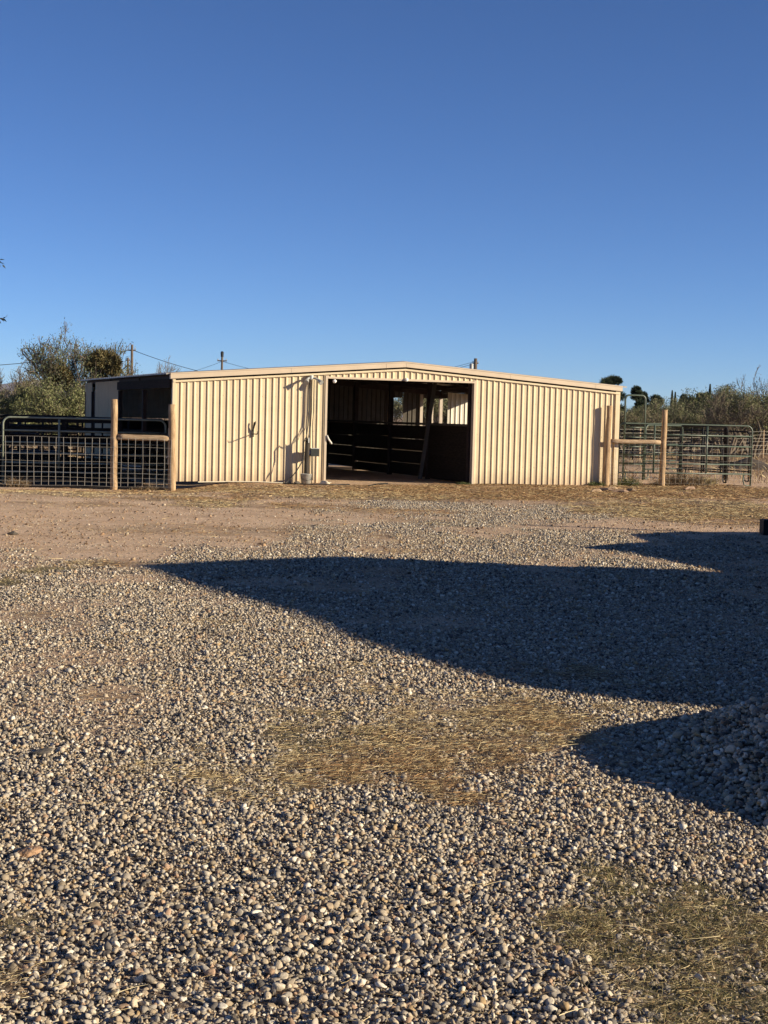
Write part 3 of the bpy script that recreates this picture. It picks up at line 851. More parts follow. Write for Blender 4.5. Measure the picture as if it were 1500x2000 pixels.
# service post with box, hose and bucket
t = at_barn("hydrant_post", "dark weathered service post standing left of the doorway", "post", 3.19, -.28, 0)
MB().tube([(0, 0, -.1), (.0, 0, .5), (.01, 0, 1.04)], [.062, .058, .055], 10).build("post", M['wood_grey'], t)
MB().box((.005, -.075, .98), (.035, -.05, 1.10)).build("faucet", M['galv'], t)
bx = MB().box((.085, -.06, .66), (.29, .06, .84)).build("control_box", M['box'], t)
MB().box((.08, -.066, .84), (.30, .066, .855)).build("lid", M['galv'], bx)
MB().box((.05, -.02, .70), (.085, .02, .80)).build("bracket", M['galv'], t)
MB().tube([(.11, 0, .66), (.12, 0, .4), (.13, 0, .02)], .012, 6).build("conduit", M['conduit'], t)
o = MB().tube([wl(3.17, -.35, 1.02), wl(3.12, -.40, 1.10), wl(3.06, -.42, .98), wl(3.07, -.42, .75), wl(3.02, -.44, .52), wl(2.88, -.46, .30), wl(2.72, -.48, .12), wl(2.62, -.5, .03), wl(2.5, -.62, .02),
               wl(2.9, -.8, .02), wl(3.5, -.85, .02), wl(4.1, -.8, .02)], .014, 8).build("garden_hose", M['black'], None, True)
tag(o, "black hose looping down from the service post to the ground", "hose")
t = at_barn("bucket", "grey metal bucket standing at the foot of the service post", "bucket", 3.12, -.47, 0)
MB().lathe([(0, .005), (.105, .005), (.135, .24), (.142, .245), (.135, .25), (.125, .235), (.10, .02), (0, .02)], (0, 0, 0), 24).build("body", M['galv'], t, True)
MB().tube([(-.138, 0, .22), (-.12, -.07, .13), (0, -.13, .09), (.12, -.07, .13), (.138, 0, .22)], .004, 6).build("handle", M['conduit'], t)
for k, (u, v, r, z, lab) in enumerate([(2.88, -.52, .10, .05, "rounded dark rock beside the grey bucket"), (3.55, -.5, .13, .035, "flat pale rock between the bucket and the doorway"), (3.72, -.42, .06, .04, "small pale rock at the left foot of the doorway")]):
    V, Fc, C = stones_arrays(np.array([[0, 0, 0.0]]), np.array([r]), 2)
    V[:, 2] *= .55
    o = link("rock", fast_mesh("rock", V, Fc, C, True), M['slate'] if k == 0 else M['bark_chip']); o.location = b2w(u, v, z)
    tag(o, lab, "rock")

# lamp globes in the doorway
o = MB().lathe([(0, .045), (.025, .04), (.044, .015), (.047, 0), (.042, -.022), (.025, -.042), (0, -.047)], (0, 0, 0), 16).build("bulb", M['glass_lens'], None, True)
o.location = b2w(3.92, -.06, 2.46); tag(o, "round white bulb at the upper left corner of the doorway", "bulb")
o = MB().lathe([(0, .045), (.025, .04), (.044, .015), (.047, 0), (.042, -.022), (.025, -.042), (0, -.047)], (0, 0, 0), 16).build("bulb", M['glass_lens'], None, True)
o.location = b2w(5.76, -.075, 2.55); tag(o, "white bulb under the middle of the door header", "bulb")
o = MB().tube([wl(3.76, -.05, 1.16), wl(3.80, -.07, 1.06), wl(3.86, -.07, .99), wl(3.88, -.06, .96)], [.02, .024, .02, .018], 8).build("rope_end", M['rope'], None, True)
tag(o, "white rope end tied at the left door jamb", "rope")
# board leaning in the aisle
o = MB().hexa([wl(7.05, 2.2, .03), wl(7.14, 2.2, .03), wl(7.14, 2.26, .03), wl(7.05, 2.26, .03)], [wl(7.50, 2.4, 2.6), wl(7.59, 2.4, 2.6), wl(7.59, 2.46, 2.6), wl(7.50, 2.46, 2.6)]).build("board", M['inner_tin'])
tag(o, "long board leaning against the right stall front inside the barn", "board")
# pale pipe lying along the foot of the left wall
o = MB().tube([wl(.55, -.35, .03), wl(1.2, -.33, .045), wl(2.0, -.42, .05), wl(2.55, -.5, .03)], .014, 8).build("water_pipe", M['bark_chip'])
tag(o, "thin pale pipe lying along the foot of the wall", "pipe")
o = MB().tube([wl(4.4, -1.3, .02), wl(4.6, -1.0, .02), wl(4.75, -.7, .02), wl(5.0, -.45, .025), wl(5.25, -.3, .03)], .016, 6).build("electric_cord", M['black'])
tag(o, "dark cord running into the doorway across the dirt", "cord")
# stalls' pipe panels in the aisle, feed tub
def rr_path(w, h, r, z0):
    p = [(0, 0, z0)]
    for k in range(7):
        a = math.pi - k * math.pi / 12; p.append((r + r * math.cos(a), 0, z0 + h - r + r * math.sin(a)))
    for k in range(7):
        a = math.pi / 2 - k * math.pi / 12; p.append((w - r + r * math.cos(a), 0, z0 + h - r + r * math.sin(a)))
    p.append((w, 0, z0)); return p


def panel(label, x0, y0, x1, y1, top, bottom, rails, ups, m, group, r=.021, feet=True, ground=None, name="corral_panel", arch=None, cat="corral panel"):
    """tubular corral panel between two ground points"""
    dx, dy = x1 - x0, y1 - y0; w = math.hypot(dx, dy); rz = math.atan2(dy, dx)
    z0 = float(gz(x0, y0)) if ground is None else ground
    t = thing(name, label, cat, (x0, y0, z0), rz, group)
    pts = rr_path(w, top - .02, .16, .02)
    MB().tube(pts, r, 8).build("frame", m, t, True)
    for z in rails: MB().tube([(0, 0, z), (w, 0, z)], r * .9, 8).build("rail", m, t, True)
    for u in ups: MB().tube([(u * w, -.01, bottom), (u * w, -.01, top - .03)], r * 1.1, 8).build("upright", m, t, True)
    if feet:
        for s, e in ((0, 1), (w, -1)):
            MB().tube([(s + e * .22, 0, rails[-1]), (s + e * .22, 0, .14), (s + e * .19, 0, .05), (s + e * .13, 0, .02), (s, 0, .02)], r * .8, 8).build("foot", m, t, True)
    return t


# ------------------------------------------------------------------ wooden posts, mesh fences
def wood_post(label, x, y, h, r, lean=(0, 0), m=None, group=None, cap=True):
    z = float(gz(x, y)); n = 9
    t = MB(); pts = [(lean[0] * k / (n - 1) + .004 * math.sin(k * 2.1 + x), lean[1] * k / (n - 1) + .004 * math.cos(k * 1.7 + y), -.2 + (h + .2) * k / (n - 1)) for k in range(n)]
    rs = [r * (1.06 - .12 * k / (n - 1)) * (1 + .03 * math.sin(k * 1.9 + x * 3)) for k in range(n)]
    o = t.tube(pts, rs, 14).build("fence_post", m or M['wood_post'], None, True)
    o.location = (x, y, z)
    for p in o.data.polygons:
        if len(p.vertices) > 4: p.use_smooth = False
    return tag(o, label, "fence post", group)


LP1 = P(222, 957, 35.2); LP2 = P(336, 957, 35.3)
RP1 = G(1192, 953); RP2 = G(1297, 951)
RP1[:2] = b2w(11.27, -.165)[:2]
RP2[:2] = b2w(12.84, -.30)[:2]
wood_post("tall round wooden post in the wire fence left of the barn", LP1[0], LP1[1], 2.07, .078, (-.01, 0))
wood_post("brown wooden post hiding the left corner of the barn", LP2[0], LP2[1], 1.98, .085, (-.03, 0), M['wood_post'])
wood_post("round wooden post casting its shadow on the right end of the barn wall", RP1[0], RP1[1], 2.06, .074, (.04, 0))
wood_post("lone wooden post at the right end of the brace rail", RP2[0], RP2[1], 1.99, .074, (.02, 0))


def brace(label, a, b, z, r, za=0, zb=0):
    d = np.array(b[:2]) - np.array(a[:2]); L = np.hypot(*d); d = d / L
    p0 = np.array(a[:2]) + d * .08; p1 = np.array(b[:2]) - d * .085
    n = 8; pts = [(*(p0 + (p1 - p0) * k / n), z + za + (zb - za) * k / n + .004 * math.sin(k * 1.3)) for k in range(n + 1)]
    o = MB().tube(pts, [r * (1 + .03 * math.sin(k * 2)) for k in range(n + 1)], 12).build("brace_rail", M['wood_rail'], None, True)
    return tag(o, label, "rail")


brace("round brace rail between the two left wooden posts", LP1, LP2, 1.03, .07, .0, -.01)
brace("round brace rail between the two right wooden posts", RP1, RP2, 1.15, .058)


def mesh_fence(label, a, b, z0, heights, pitch, top_from=None, skip=None, r=.0042):
    """woven wire between two ground points: all its wires are one net"""
    a = np.array(a[:2]); b = np.array(b[:2]); L = np.hypot(*(b - a)); d = (b - a) / L
    mb = MB(); n = int(L / pitch)
    for z in heights:
        pts = [(*(a + d * L * k / 24), z0 + z + .008 * math.sin(k * 1.1 + z * 9)) for k in range(25)]
        mb.tube(pts, r * .6, 4, False)
    for k in range(n + 1):
        s = min(k * pitch, L); p = a + d * s; off = .012 * math.sin(k * 2.3)
        mb.tube([(*p, z0 + heights[-1]), (*(p + d * off), z0 + (heights[0] + heights[-1]) / 2), (*p, z0 + heights[0])], r * 1.15, 4, False)
    o = mb.build("wire_mesh", M['wire'])
    return tag(o, label, "wire fence")


HTS = [1.18, .98, .79, .63, .50, .38, .27, .17, .08]
dl = (LP2[:2] - LP1[:2])
LP0 = LP1[:2] - dl / np.hypot(*dl) * 7.0
off = np.array([0, -.085])
mesh_fence("woven wire mesh on the fence left of the barn", LP0 + off, LP2[:2] + off, -.18, HTS, .163)
rd = np.array([.995, .10])
mesh_fence("woven wire mesh hanging from the right brace rail and running right", RP1[:2] + off + rd * .1, RP2[:2] + off + rd * 2.6, 0.0, [1.14, .90, .68, .50, .36, .23, .1], .16, r=.0022)

# ------------------------------------------------------------------ corral panels
GL = "corral panels in the left pens"
pa = P(5, 950, 36.4); pb = P(322, 950, 36.9)
panel("pale green pipe panel right behind the left wire fence", pa[0], pa[1], pb[0], pb[1], 1.60, .40, [1.29, 1.01, .76, .53, .31], [.342], M['pipe_pale'], GL, r=.024)
t = thing("gate_latch", "thin white rod standing beside the wooden post at the barn corner", "rod", P(328, 950, 35.6))
MB().tube([(0, 0, .5), (0, 0, 1.35)], .016, 6).build("rod", M['bark_chip'], t)
MB().tube([(-.06, 0, .66), (.0, 0, .7)], .012, 6).build("catch", M['galv'], t)
# shaded rails and panels deeper in the left pens
def lpanel(px0, px1, Y0, Y1, top, m, lab, rails=(1.25, .95, .7, .47, .25), ups=(.5,)):
    a = P(px0, 940, Y0); b = P(px1, 940, Y1)
    panel(lab, a[0], a[1], b[0], b[1], top, .2, list(rails), list(ups), m, GL, r=.024)
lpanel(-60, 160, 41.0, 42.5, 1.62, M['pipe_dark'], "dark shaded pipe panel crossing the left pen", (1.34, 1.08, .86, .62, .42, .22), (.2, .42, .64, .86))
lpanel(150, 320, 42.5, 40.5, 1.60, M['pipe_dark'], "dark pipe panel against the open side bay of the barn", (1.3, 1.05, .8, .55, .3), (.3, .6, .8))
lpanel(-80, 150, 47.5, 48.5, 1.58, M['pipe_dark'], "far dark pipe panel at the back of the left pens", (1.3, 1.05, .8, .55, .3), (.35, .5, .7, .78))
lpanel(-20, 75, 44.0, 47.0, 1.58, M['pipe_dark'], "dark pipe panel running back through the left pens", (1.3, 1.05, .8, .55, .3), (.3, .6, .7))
a = P(-120, 818, 39.6); b = P(238, 823, 40.6)
o = MB().hexa([(a[0], a[1], a[2] - .06), (b[0], b[1], b[2] - .06), (b[0], b[1] + .12, b[2] - .06), (a[0], a[1] + .12, a[2] - .06)],
              [(a[0], a[1], a[2] + .05), (b[0], b[1], b[2] + .05), (b[0], b[1] + .12, b[2] + .05), (a[0], a[1] + .12, a[2] + .05)]).build("top_beam", M['wood_dark'])
beam = thing("wood_fence", "long dark wooden beam on posts across the left pens", "wood fence", (0, 0, 0))
o.parent = beam; o.name = "beam"
for f_ in (.04, .36, .68, .985):
    q = a + (b - a) * f_
    MB().box((q[0] - .07, q[1] + .0, -.4), (q[0] + .07, q[1] + .11, q[2] - .061)).build("post", M['wood_dark'], beam)
for zz, hh_ in ((-.16, .52), (.66, .30), (1.02, .14)):  # wide dark boards added to blacken the shaded pen behind the fence
    MB().hexa([(a[0], a[1] + .111, zz), (b[0], b[1] + .111, zz), (b[0], b[1] + .15, zz), (a[0], a[1] + .15, zz)],
              [(a[0], a[1] + .111, zz + hh_), (b[0], b[1] + .111, zz + hh_), (b[0], b[1] + .15, zz + hh_), (a[0], a[1] + .15, zz + hh_)]).build("board", M['wood_dark'], beam)
# feed trough / tank in the shade of the pens
q = P(60, 900, 43.5)
o = MB().lathe([(0, .02), (.78, .02), (.82, .6), (.84, .62), (.80, .6), (.75, .06), (0, .06)], (0, 0, 0), 28).build("water_tank", M['conduit'], None, True)
o.location = (q[0], q[1], float(gz(q[0], q[1]))); tag(o, "round stock water tank in the shaded left pen", "water tank")

GR = "corral panels right of the barn"
q0 = G(1200, 949); q1 = G(1463, 948)
q0 = b2w(11.9, .35); q1 = np.array([9.83, 41.3, 0])
panel("long green pipe panel with hooked feet at its right end", q0[0], q0[1], q1[0], q1[1], 1.62, .34, [1.34, 1.06, .81, .58, .33], [.26, .655], M['pipe_green'], GR, r=.023)
# gate with a tall arch
ga = P(1216, 945, 44.0); gb = P(1255, 945, 44.2)
t = thing("arch_gate", "tall dark green arched gate frame beside the barn corner", "gate", (ga[0], ga[1], 0), math.atan2(gb[1] - ga[1], gb[0] - ga[0]))
gw = math.hypot(gb[0] - ga[0], gb[1] - ga[1])
MB().tube(rr_path(gw, 2.42, .12, 0), .028, 8).build("frame", M['pipe_green'], t, True)
for z in (1.5, 1.22, .95, .7, .45, .22): MB().tube([(0, 0, z), (gw, 0, z)], .02, 8).build("rail", M['pipe_green'], t, True)
def rpanel(px0, px1, Y0, Y1, top, lab, ups, m=M['pipe_dark']):
    a = P(px0, 930, Y0); b = P(px1, 930, Y1)
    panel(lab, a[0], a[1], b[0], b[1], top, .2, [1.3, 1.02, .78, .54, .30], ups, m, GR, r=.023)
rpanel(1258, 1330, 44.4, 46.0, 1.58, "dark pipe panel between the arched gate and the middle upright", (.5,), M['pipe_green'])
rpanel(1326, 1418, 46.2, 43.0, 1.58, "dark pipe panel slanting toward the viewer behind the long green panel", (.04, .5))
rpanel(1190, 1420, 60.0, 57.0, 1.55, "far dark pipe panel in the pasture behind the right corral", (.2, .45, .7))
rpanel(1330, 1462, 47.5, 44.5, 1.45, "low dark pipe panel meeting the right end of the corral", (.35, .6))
q = P(1416, 930, 45.5)
wood_post("dark thick post inside the right corral", q[0], q[1], 1.62, .085, (0, 0), M['wood_dark'])

# far wire fence on the right and on the left
def t_posts(name, spots, h, m, lab, grp, r=.05):
    first = None
    for k, (px, Y) in enumerate(spots):
        p = P(px, 880, Y)
        if first is None:
            o = MB().tube([(0, 0, -.2), (0, 0, h)], [r, r * .9], 8).build(name, m); first = o
        else:
            o = first.copy(); COL.objects.link(o)
        o.location = (p[0], p[1], float(gz(p[0], p[1])))
        tag(o, lab[k], "fence post", grp)
GP = "posts of the far pasture fence"
fs_ = [(1249, 70), (1364, 74), (1490, 78), (1610, 82)]
t_posts("pasture_post", fs_, 1.42, M['wood_rail'], ["pale far fence post behind the arched gate", "pale far fence post seen between the green panel uprights", "pale far fence post at the right edge of the pasture", "pale far fence post beyond the right edge"], GP)
wires = MB()
for z in (1.32, 1.15, .98, .82, .62, .42, .2):
    pts = []
    for k in range(20):
        px = 1205 + (1610 - 1205) * k / 19; Y = 68 + (82 - 68) * k / 19
        p = P(px, 880, Y); pts.append((p[0], p[1], z + .02 * math.sin(k)))
    wires.tube(pts, .0045, 4, False)
tag(wires.build("pasture_wire", M['wire']), "strands of wire strung along the far right pasture fence", "wire fence")
p = P(125, 880, 62)
wood_post("pale wooden post in front of the bushes left of the barn", p[0], p[1], 1.75, .12, (0, 0), M['wood_rail'])
wires = MB()
for z in (1.3, 1.05, .8, .55):
    pts = [tuple(P(-60, 880, 60)[:2]) + (z,), tuple(P(125, 880, 62)[:2]) + (z,), tuple(P(240, 880, 64)[:2]) + (z,)]
    wires.tube(pts, .0045, 4, False)
tag(wires.build("pasture_wire", M['wire']), "strands of wire in front of the bushes left of the barn", "wire fence")
# dark heap in the right corral
n = 24; xs = np.linspace(-1.3, 1.3, n); X, Y = np.meshgrid(xs, xs); X = X.ravel(); Y = Y.ravel()
Z = .48 * np.maximum(0, 1 - np.hypot(X / 1.25, Y / 1.2) - .12 * (fbm(X * 2 + 9, Y * 2 + 9, 5) - .5)) - .02
i = np.arange((n - 1) ** 2); aa = (i // (n - 1)) * n + i % (n - 1)
o = link("manure_heap", fast_mesh("manure_heap", np.stack([X, Y, Z], 1), np.stack([aa, aa + 1, aa + n + 1, aa + n], 1), None, True), M['bark_dark'])
q = P(1462, 900, 58); o.location = (q[0], q[1], 0); tag(o, "low dark heap of manure behind the right corral panels", "heap")

# ------------------------------------------------------------------ utility poles and wires
def pole(px, top_px, Y, r, arms, lab):
    p = P(px, top_px, Y)
    t = thing("utility_pole", lab, "utility pole", (p[0], p[1], 0), 0, "utility poles behind the barn")
    h = p[2]
    MB().tube([(0, 0, -.5), (0, 0, h)], [r * 1.25, r * .85], 10).build("pole", M['pole'], t, True)
    for (z, w) in arms:
        a = MB().box((-w, -.06, h - z - .06), (w, .06, h - z + .06)).build("crossarm", M['pole'], t)
        for s in (-.9, .9):
            MB().lathe([(.0, 0), (.05, .02), (.06, .1), (.03, .16), (0, .17)], (s * w, 0, h - z + .06), 8).build("insulator", M['galv'], a)
    return t, np.array([p[0], p[1], h])
_, pA = pole(258, 673, 150, .14, [(.55, .35)], "tallest utility pole above the left side of the barn roof")
_, pB = pole(250, 699, 190, .15, [(.3, .25)], "short far pole just left of the tallest utility pole")
tC, pC = pole(434, 691, 165, .13, [(.75, .5)], "utility pole with a crossarm above the left front wall")
MB().lathe([(0, 0), (.15, .02), (.17, .5), (.10, .6), (0, .62)], (.0, -.02, pC[2] - .35), 10).build("insulator_stack", M['black'], tC)
tD, pD = pole(929, 700, 160, .2, [(.5, .3)], "utility pole with a transformer above the right side of the barn roof")
MB().lathe([(0, 0), (.2, .02), (.2, .55), (.12, .62), (0, .63)], (-.42, -.1, pD[2] - 1.15), 12).build("transformer", M['galv'], tD)
MB().tube([(-.02, 0, pD[2] - .75), (-.42, -.1, pD[2] - .75)], .05, 6).build("bracket", M['pole'], tD)
def cable(lab, a, b, sag, r=.032):
    n = 16; pts = []
    for k in range(n + 1):
        f_ = k / n; p = a + (b - a) * f_; pts.append((p[0], p[1], p[2] - sag * 4 * f_ * (1 - f_)))
    tag(MB().tube(pts, r, 5, False).build("power_line", M['black']), lab, "power line")
cable("power line entering from the left edge to the tallest pole", P(-260, 722, 140), pA - np.array([0, 0, .5]), .5)
cable("power line sloping down from the tallest pole behind the barn roof", pA - np.array([0, 0, .5]), P(470, 742, 150), .3, .028)
cable("thin power line between the crossarm pole and the transformer pole", pC - np.array([0, 0, .8]), pD - np.array([0, 0, .3]), 2.0, .02)
cable("thin power line reaching left from the crossarm pole", pC - np.array([0, 0, .8]), P(330, 735, 170), .2, .018)
cable("power line leading left from the transformer pole", pD - np.array([.3, 0, .6]), P(800, 727, 170), .3, .022)


# ------------------------------------------------------------------ trees
def tree_data(seed, h, w, levels=5, leaf_n=7000, leaf_l=.09, leaf_w=.035, cols=((.09, .10, .04), (.13, .13, .06), (.17, .15, .08)), trunk_r=.13, multi=4, droop=.0, bare=.25, spread=.6, base=.05):
    rg = random.Random(seed); br = MB(); tips = []

    def grow(p, d, L, r, lv):
        n = 4; pts = [p]; rs = [r]; q = p
        for k in range(n):
            d = (d + Vector((rg.uniform(-1, 1), rg.uniform(-1, 1), rg.uniform(-.6, .8) - droop)) * .22).normalized()
            q = q + d * L / n
            pts.append(q); rs.append(r * (1 - .45 * (k + 1) / n))
            if lv <= 2: tips.append((q.copy(), d.copy(), lv))
        br.tube(pts, [max(q_, .0075) for q_ in rs], 5 if lv > 2 else 3, False)
        if lv <= 0: return
        for k in range(rg.choice((2, 3, 3)) if lv > 1 else rg.choice((3, 4))):
            i = rg.choice((2, 3, 4)); nd = (d + Vector((rg.uniform(-1, 1), rg.uniform(-1, 1), rg.uniform(-.35, .9))) * spread * 1.3).normalized()
            grow(pts[i], nd, L * rg.uniform(.58, .82), rs[i] * .62, lv - 1)
    for m_ in range(multi):
        a = 2 * math.pi * (m_ + rg.random() * .7) / multi
        grow(Vector((math.cos(a) * base, math.sin(a) * base, -.05)), Vector((math.cos(a) * spread, math.sin(a) * spread, 1)).normalized(), 1.0, trunk_r * rg.uniform(.7, 1) , levels - 1)
    A = np.array(br.v); top = np.percentile(A[:, 2], 99.5); ext = np.percentile(np.hypot(A[:, 0], A[:, 1]), 97)
    sx = (w / 2) / ext; sz = h / top
    A[:, 0] *= sx; A[:, 1] *= sx; A[:, 2] *= sz
    br.v = [tuple(q) for q in A]
    T = np.array([(t[0].x * sx, t[0].y * sx, t[0].z * sz) for t in tips])
    rn = np.random.default_rng(seed)
    keep = rn.random(len(T)) > bare
    T = T[keep]
    idx = rn.integers(0, len(T), leaf_n)
    c = T[idx] + rn.normal(0, .10, (leaf_n, 3)) * np.array([1.2, 1.2, .9]) * (h / 3.5) ** .5
    c[:, 2] = np.maximum(c[:, 2], .05)
    d = rn.normal(size=(leaf_n, 3)); d[:, 2] -= .3; d /= np.linalg.norm(d, axis=1)[:, None]
    s = np.cross(d, rn.normal(size=(leaf_n, 3))); s /= np.linalg.norm(s, axis=1)[:, None]
    l = leaf_l * rn.uniform(.6, 1.4, (leaf_n, 1)); wd = leaf_w * rn.uniform(.6, 1.3, (leaf_n, 1))
    V = np.stack([c - s * wd * .5, c + d * l * .5 - s * wd * .35, c + d * l + s * 0, c + d * l * .5 + s * wd * .65], 1).reshape(-1, 3)
    Fc = np.arange(leaf_n * 4).reshape(-1, 4)
    cl = np.array(cols); tipc = rn.integers(0, len(cl), len(T))
    C = cl[tipc[idx]] * rn.uniform(.7, 1.25, (leaf_n, 1)); C = np.repeat(C, 4, 0)
    tm = bpy.data.meshes.new("trunk"); tm.from_pydata(br.v, [], br.f); tm.update(); tm.materials.append(M['bark'])
    cm = fast_mesh("crown", V, Fc, C); cm.materials.append(M['leaf'])
    return tm, cm


OLIVE = ((.13, .145, .065), (.175, .18, .09), (.22, .205, .11), (.105, .12, .05), (.18, .16, .09))
BROWN = ((.19, .165, .09), (.155, .15, .075), (.235, .205, .12), (.145, .15, .07))
GREEN = ((.15, .165, .065), (.19, .20, .09), (.12, .135, .05), (.23, .22, .11))
VAR = {
    'olive': [tree_data(s, 3.2, 5.0, 5, 20000, .085, .034, OLIVE, .10, 5, bare=.05, spread=.75) for s in (1, 2, 3)],
    'brown': [tree_data(s, 3.2, 4.6, 5, 13000, .08, .03, BROWN, .09, 6, bare=.12, spread=.7) for s in (4, 5)],
    'green': [tree_data(s, 2.6, 4.6, 5, 20000, .085, .034, GREEN, .08, 6, bare=.05, spread=.85) for s in (6, 7)],
    'bare': [tree_data(s, 3.4, 4.4, 6, 3500, .07, .025, BROWN, .09, 6, bare=.3, spread=.6) for s in (8, 9)],
}


def put_tree(kind, k, px, top_px, Y, wf, label, group, name="mesquite_tree", cat="tree", base_py=None):
    tm, cm = VAR[kind][k % len(VAR[kind])]
    p = P(px, top_px, Y)
    vz = np.empty(len(tm.vertices) * 3, np.float32); tm.vertices.foreach_get("co", vz)
    hh = float(np.percentile(vz[2::3], 97))
    s = (p[2] - float(gz(p[0], p[1]))) / hh
    t = thing(name, label, cat, (p[0], p[1], float(gz(p[0], p[1]))), random.uniform(0, 6.28), group)
    t.scale = (s * wf, s * wf, s)
    link("trunk", tm, None, t); link("crown", cm, None, t)
    return t


GT = "mesquite thicket right of the barn"
RIGHT = [('olive', 0, 1222, 806, 78, 1.0, "olive mesquite right behind the barn corner and the arched gate"),
         ('brown', 0, 1262, 803, 74, 1.0, "brownish mesquite just right of the arched gate"),
         ('olive', 1, 1305, 794, 80, 1.05, "olive mesquite behind the lone wooden post"),
         ('olive', 2, 1345, 802, 76, 1.0, "olive twiggy mesquite behind the long green panel"),
         ('olive', 2, 1382, 790, 82, 1.0, "olive mesquite below the left of the two tall dark spires"),
         ('bare', 0, 1425, 778, 74, .9, "leafless pale shrub fanning out behind the end of the green panel"),
         ('green', 0, 1446, 778, 84, 1.0, "green shrub below the right tall dark spire"),
         ('olive', 0, 1478, 772, 80, 1.0, "dense olive mesquite near the right edge of the thicket"),
         ('bare', 1, 1500, 752, 86, .6, "tallest half bare tree at the right edge of the thicket"),
         ('green', 0, 1240, 797, 96, 1.0, "green shrub in the rear row behind the arched gate"),
         ('olive', 1, 1285, 791, 98, 1.0, "rear olive mesquite between the gate and the lone wooden post"),
         ('green', 1, 1330, 796, 95, 1.1, "rear green shrub left of the middle of the thicket"),
         ('olive', 2, 1362, 792, 100, 1.0, "rear olive mesquite left of the pair of spires"),
         ('brown', 1, 1408, 793, 97, 1.0, "rear brown mesquite under the gap of sky"),
         ('green', 0, 1520, 775, 90, 1.1, "green shrub cut by the right edge behind the fence post"),
         ('olive', 1, 1455, 772, 100, 1.1, "rear olive mesquite near the right tall spire")]
for r_ in RIGHT: put_tree(r_[0], r_[1], r_[2], r_[3], r_[4], r_[5], r_[6], GT)
GL2 = "mesquites and shrubs left of the barn"
LEFT = [('green', 0, 4, 755, 60, .75, "green shrub at the left edge below the hills"),
        ('green', 1, 66, 782, 58, 1.0, "low rounded green shrub in front of the big mesquite"),
        ('olive', 0, 115, 772, 61, 1.0, "olive shrub around the pale fence post left of the barn"),
        ('green', 0, 150, 768, 60, 1.0, "green shrub touching the far left corner of the barn"),
        ('bare', 0, 22, 730, 82, .9, "thin twiggy shrub against the far hills at the left"),
        ('bare', 1, 60, 738, 78, .9, "bare grey shrub left of the big mesquite"),
        ('brown', 0, 68, 758, 70, .45, "rust brown bush left of the big mesquite"),
        ('olive', 2, 205, 762, 76, .6, "olive mesquite behind the far end of the barn roof"),
        ('bare', 0, 305, 724, 70, .5, "bare treetop rising over the left edge of the barn roof"),
        ('bare', 1, 345, 733, 78, .4, "small bare treetop above the barn corner")]
for r_ in LEFT: put_tree(r_[0], r_[1], r_[2], r_[3], r_[4], r_[5], r_[6], GL2)
for (px, tp, Y, k, lab) in [(700, 770, 84, 0, "olive mesquite seen through the left back opening of the barn"), (790, 765, 80, 1, "olive mesquite seen through the narrow back window of the barn"),
                            (850, 764, 76, 2, "olive mesquite seen through the wide back opening of the barn"), (905, 770, 82, 0, "olive mesquite seen past the sunlit divider in the barn")]:
    put_tree('olive', k, px, tp, Y, 1.1, lab, "mesquites seen through the barn")

# the big mesquite with mistletoe
VAR['big'] = [tree_data(21, 4.6, 6.0, 6, 15000, .095, .036, ((.11, .125, .06), (.145, .16, .08), (.09, .105, .05)), .20, 6, bare=.2, spread=.66)]
big = put_tree('big', 0, 148, 674, 72, .80, "big open mesquite with mistletoe clumps left of the barn", None)


def ball(name, c, r, n, cols, parent, ll=.12, lw=.02, seed=1, up=.0):
    rn = np.random.default_rng(seed)
    d = rn.normal(size=(n, 3)); d /= np.linalg.norm(d, axis=1)[:, None]
    rr = rn.random((n, 1)) ** .45 * (.35 + 1.15 * vnoise(d[:, :1] * 2.2 + 20, d[:, 2:] * 2.2 + 20, seed))
    cc = np.array(c) + d * rr * np.array(r)
    dd = d + rn.normal(0, .5, (n, 3)) + np.array([0, 0, up]); dd /= np.linalg.norm(dd, axis=1)[:, None]
    s = np.cross(dd, rn.normal(size=(n, 3))); s /= np.linalg.norm(s, axis=1)[:, None]
    l = ll * rn.uniform(.6, 1.4, (n, 1)); w = lw * rn.uniform(.7, 1.4, (n, 1))
    V = np.stack([cc - s * w, cc + s * w, cc + dd * l + s * w * .5, cc + dd * l - s * w * .5], 1).reshape(-1, 3)
    C = np.repeat(np.array(cols)[rn.integers(0, len(cols), n)] * rn.uniform(.7, 1.2, (n, 1)), 4, 0)
    me = fast_mesh(name, V, np.arange(4 * n).reshape(-1, 4), C)
    return link(name, me, M['leaf'], parent)


MIST = ((.145, .11, .045), (.18, .135, .055), (.11, .09, .035), (.13, .125, .055))
bigi = Matrix.LocRotScale(big.location, big.rotation_euler, big.scale).inverted()
for (px, py, Y, r, s_) in [(208, 704, 71.5, .55, 1), (190, 712, 71.6, .50, 5), (222, 716, 71.3, .36, 7), (108, 735, 71, .52, 2), (124, 744, 71.4, .4, 6)]:
    q = bigi @ Vector(P(px, py, Y)); sc = big.scale[0]
    ball("mistletoe", q, (r / sc, r / sc, 1.15 * r / big.scale[2]), 2600, MIST, big, .14, .018, s_)

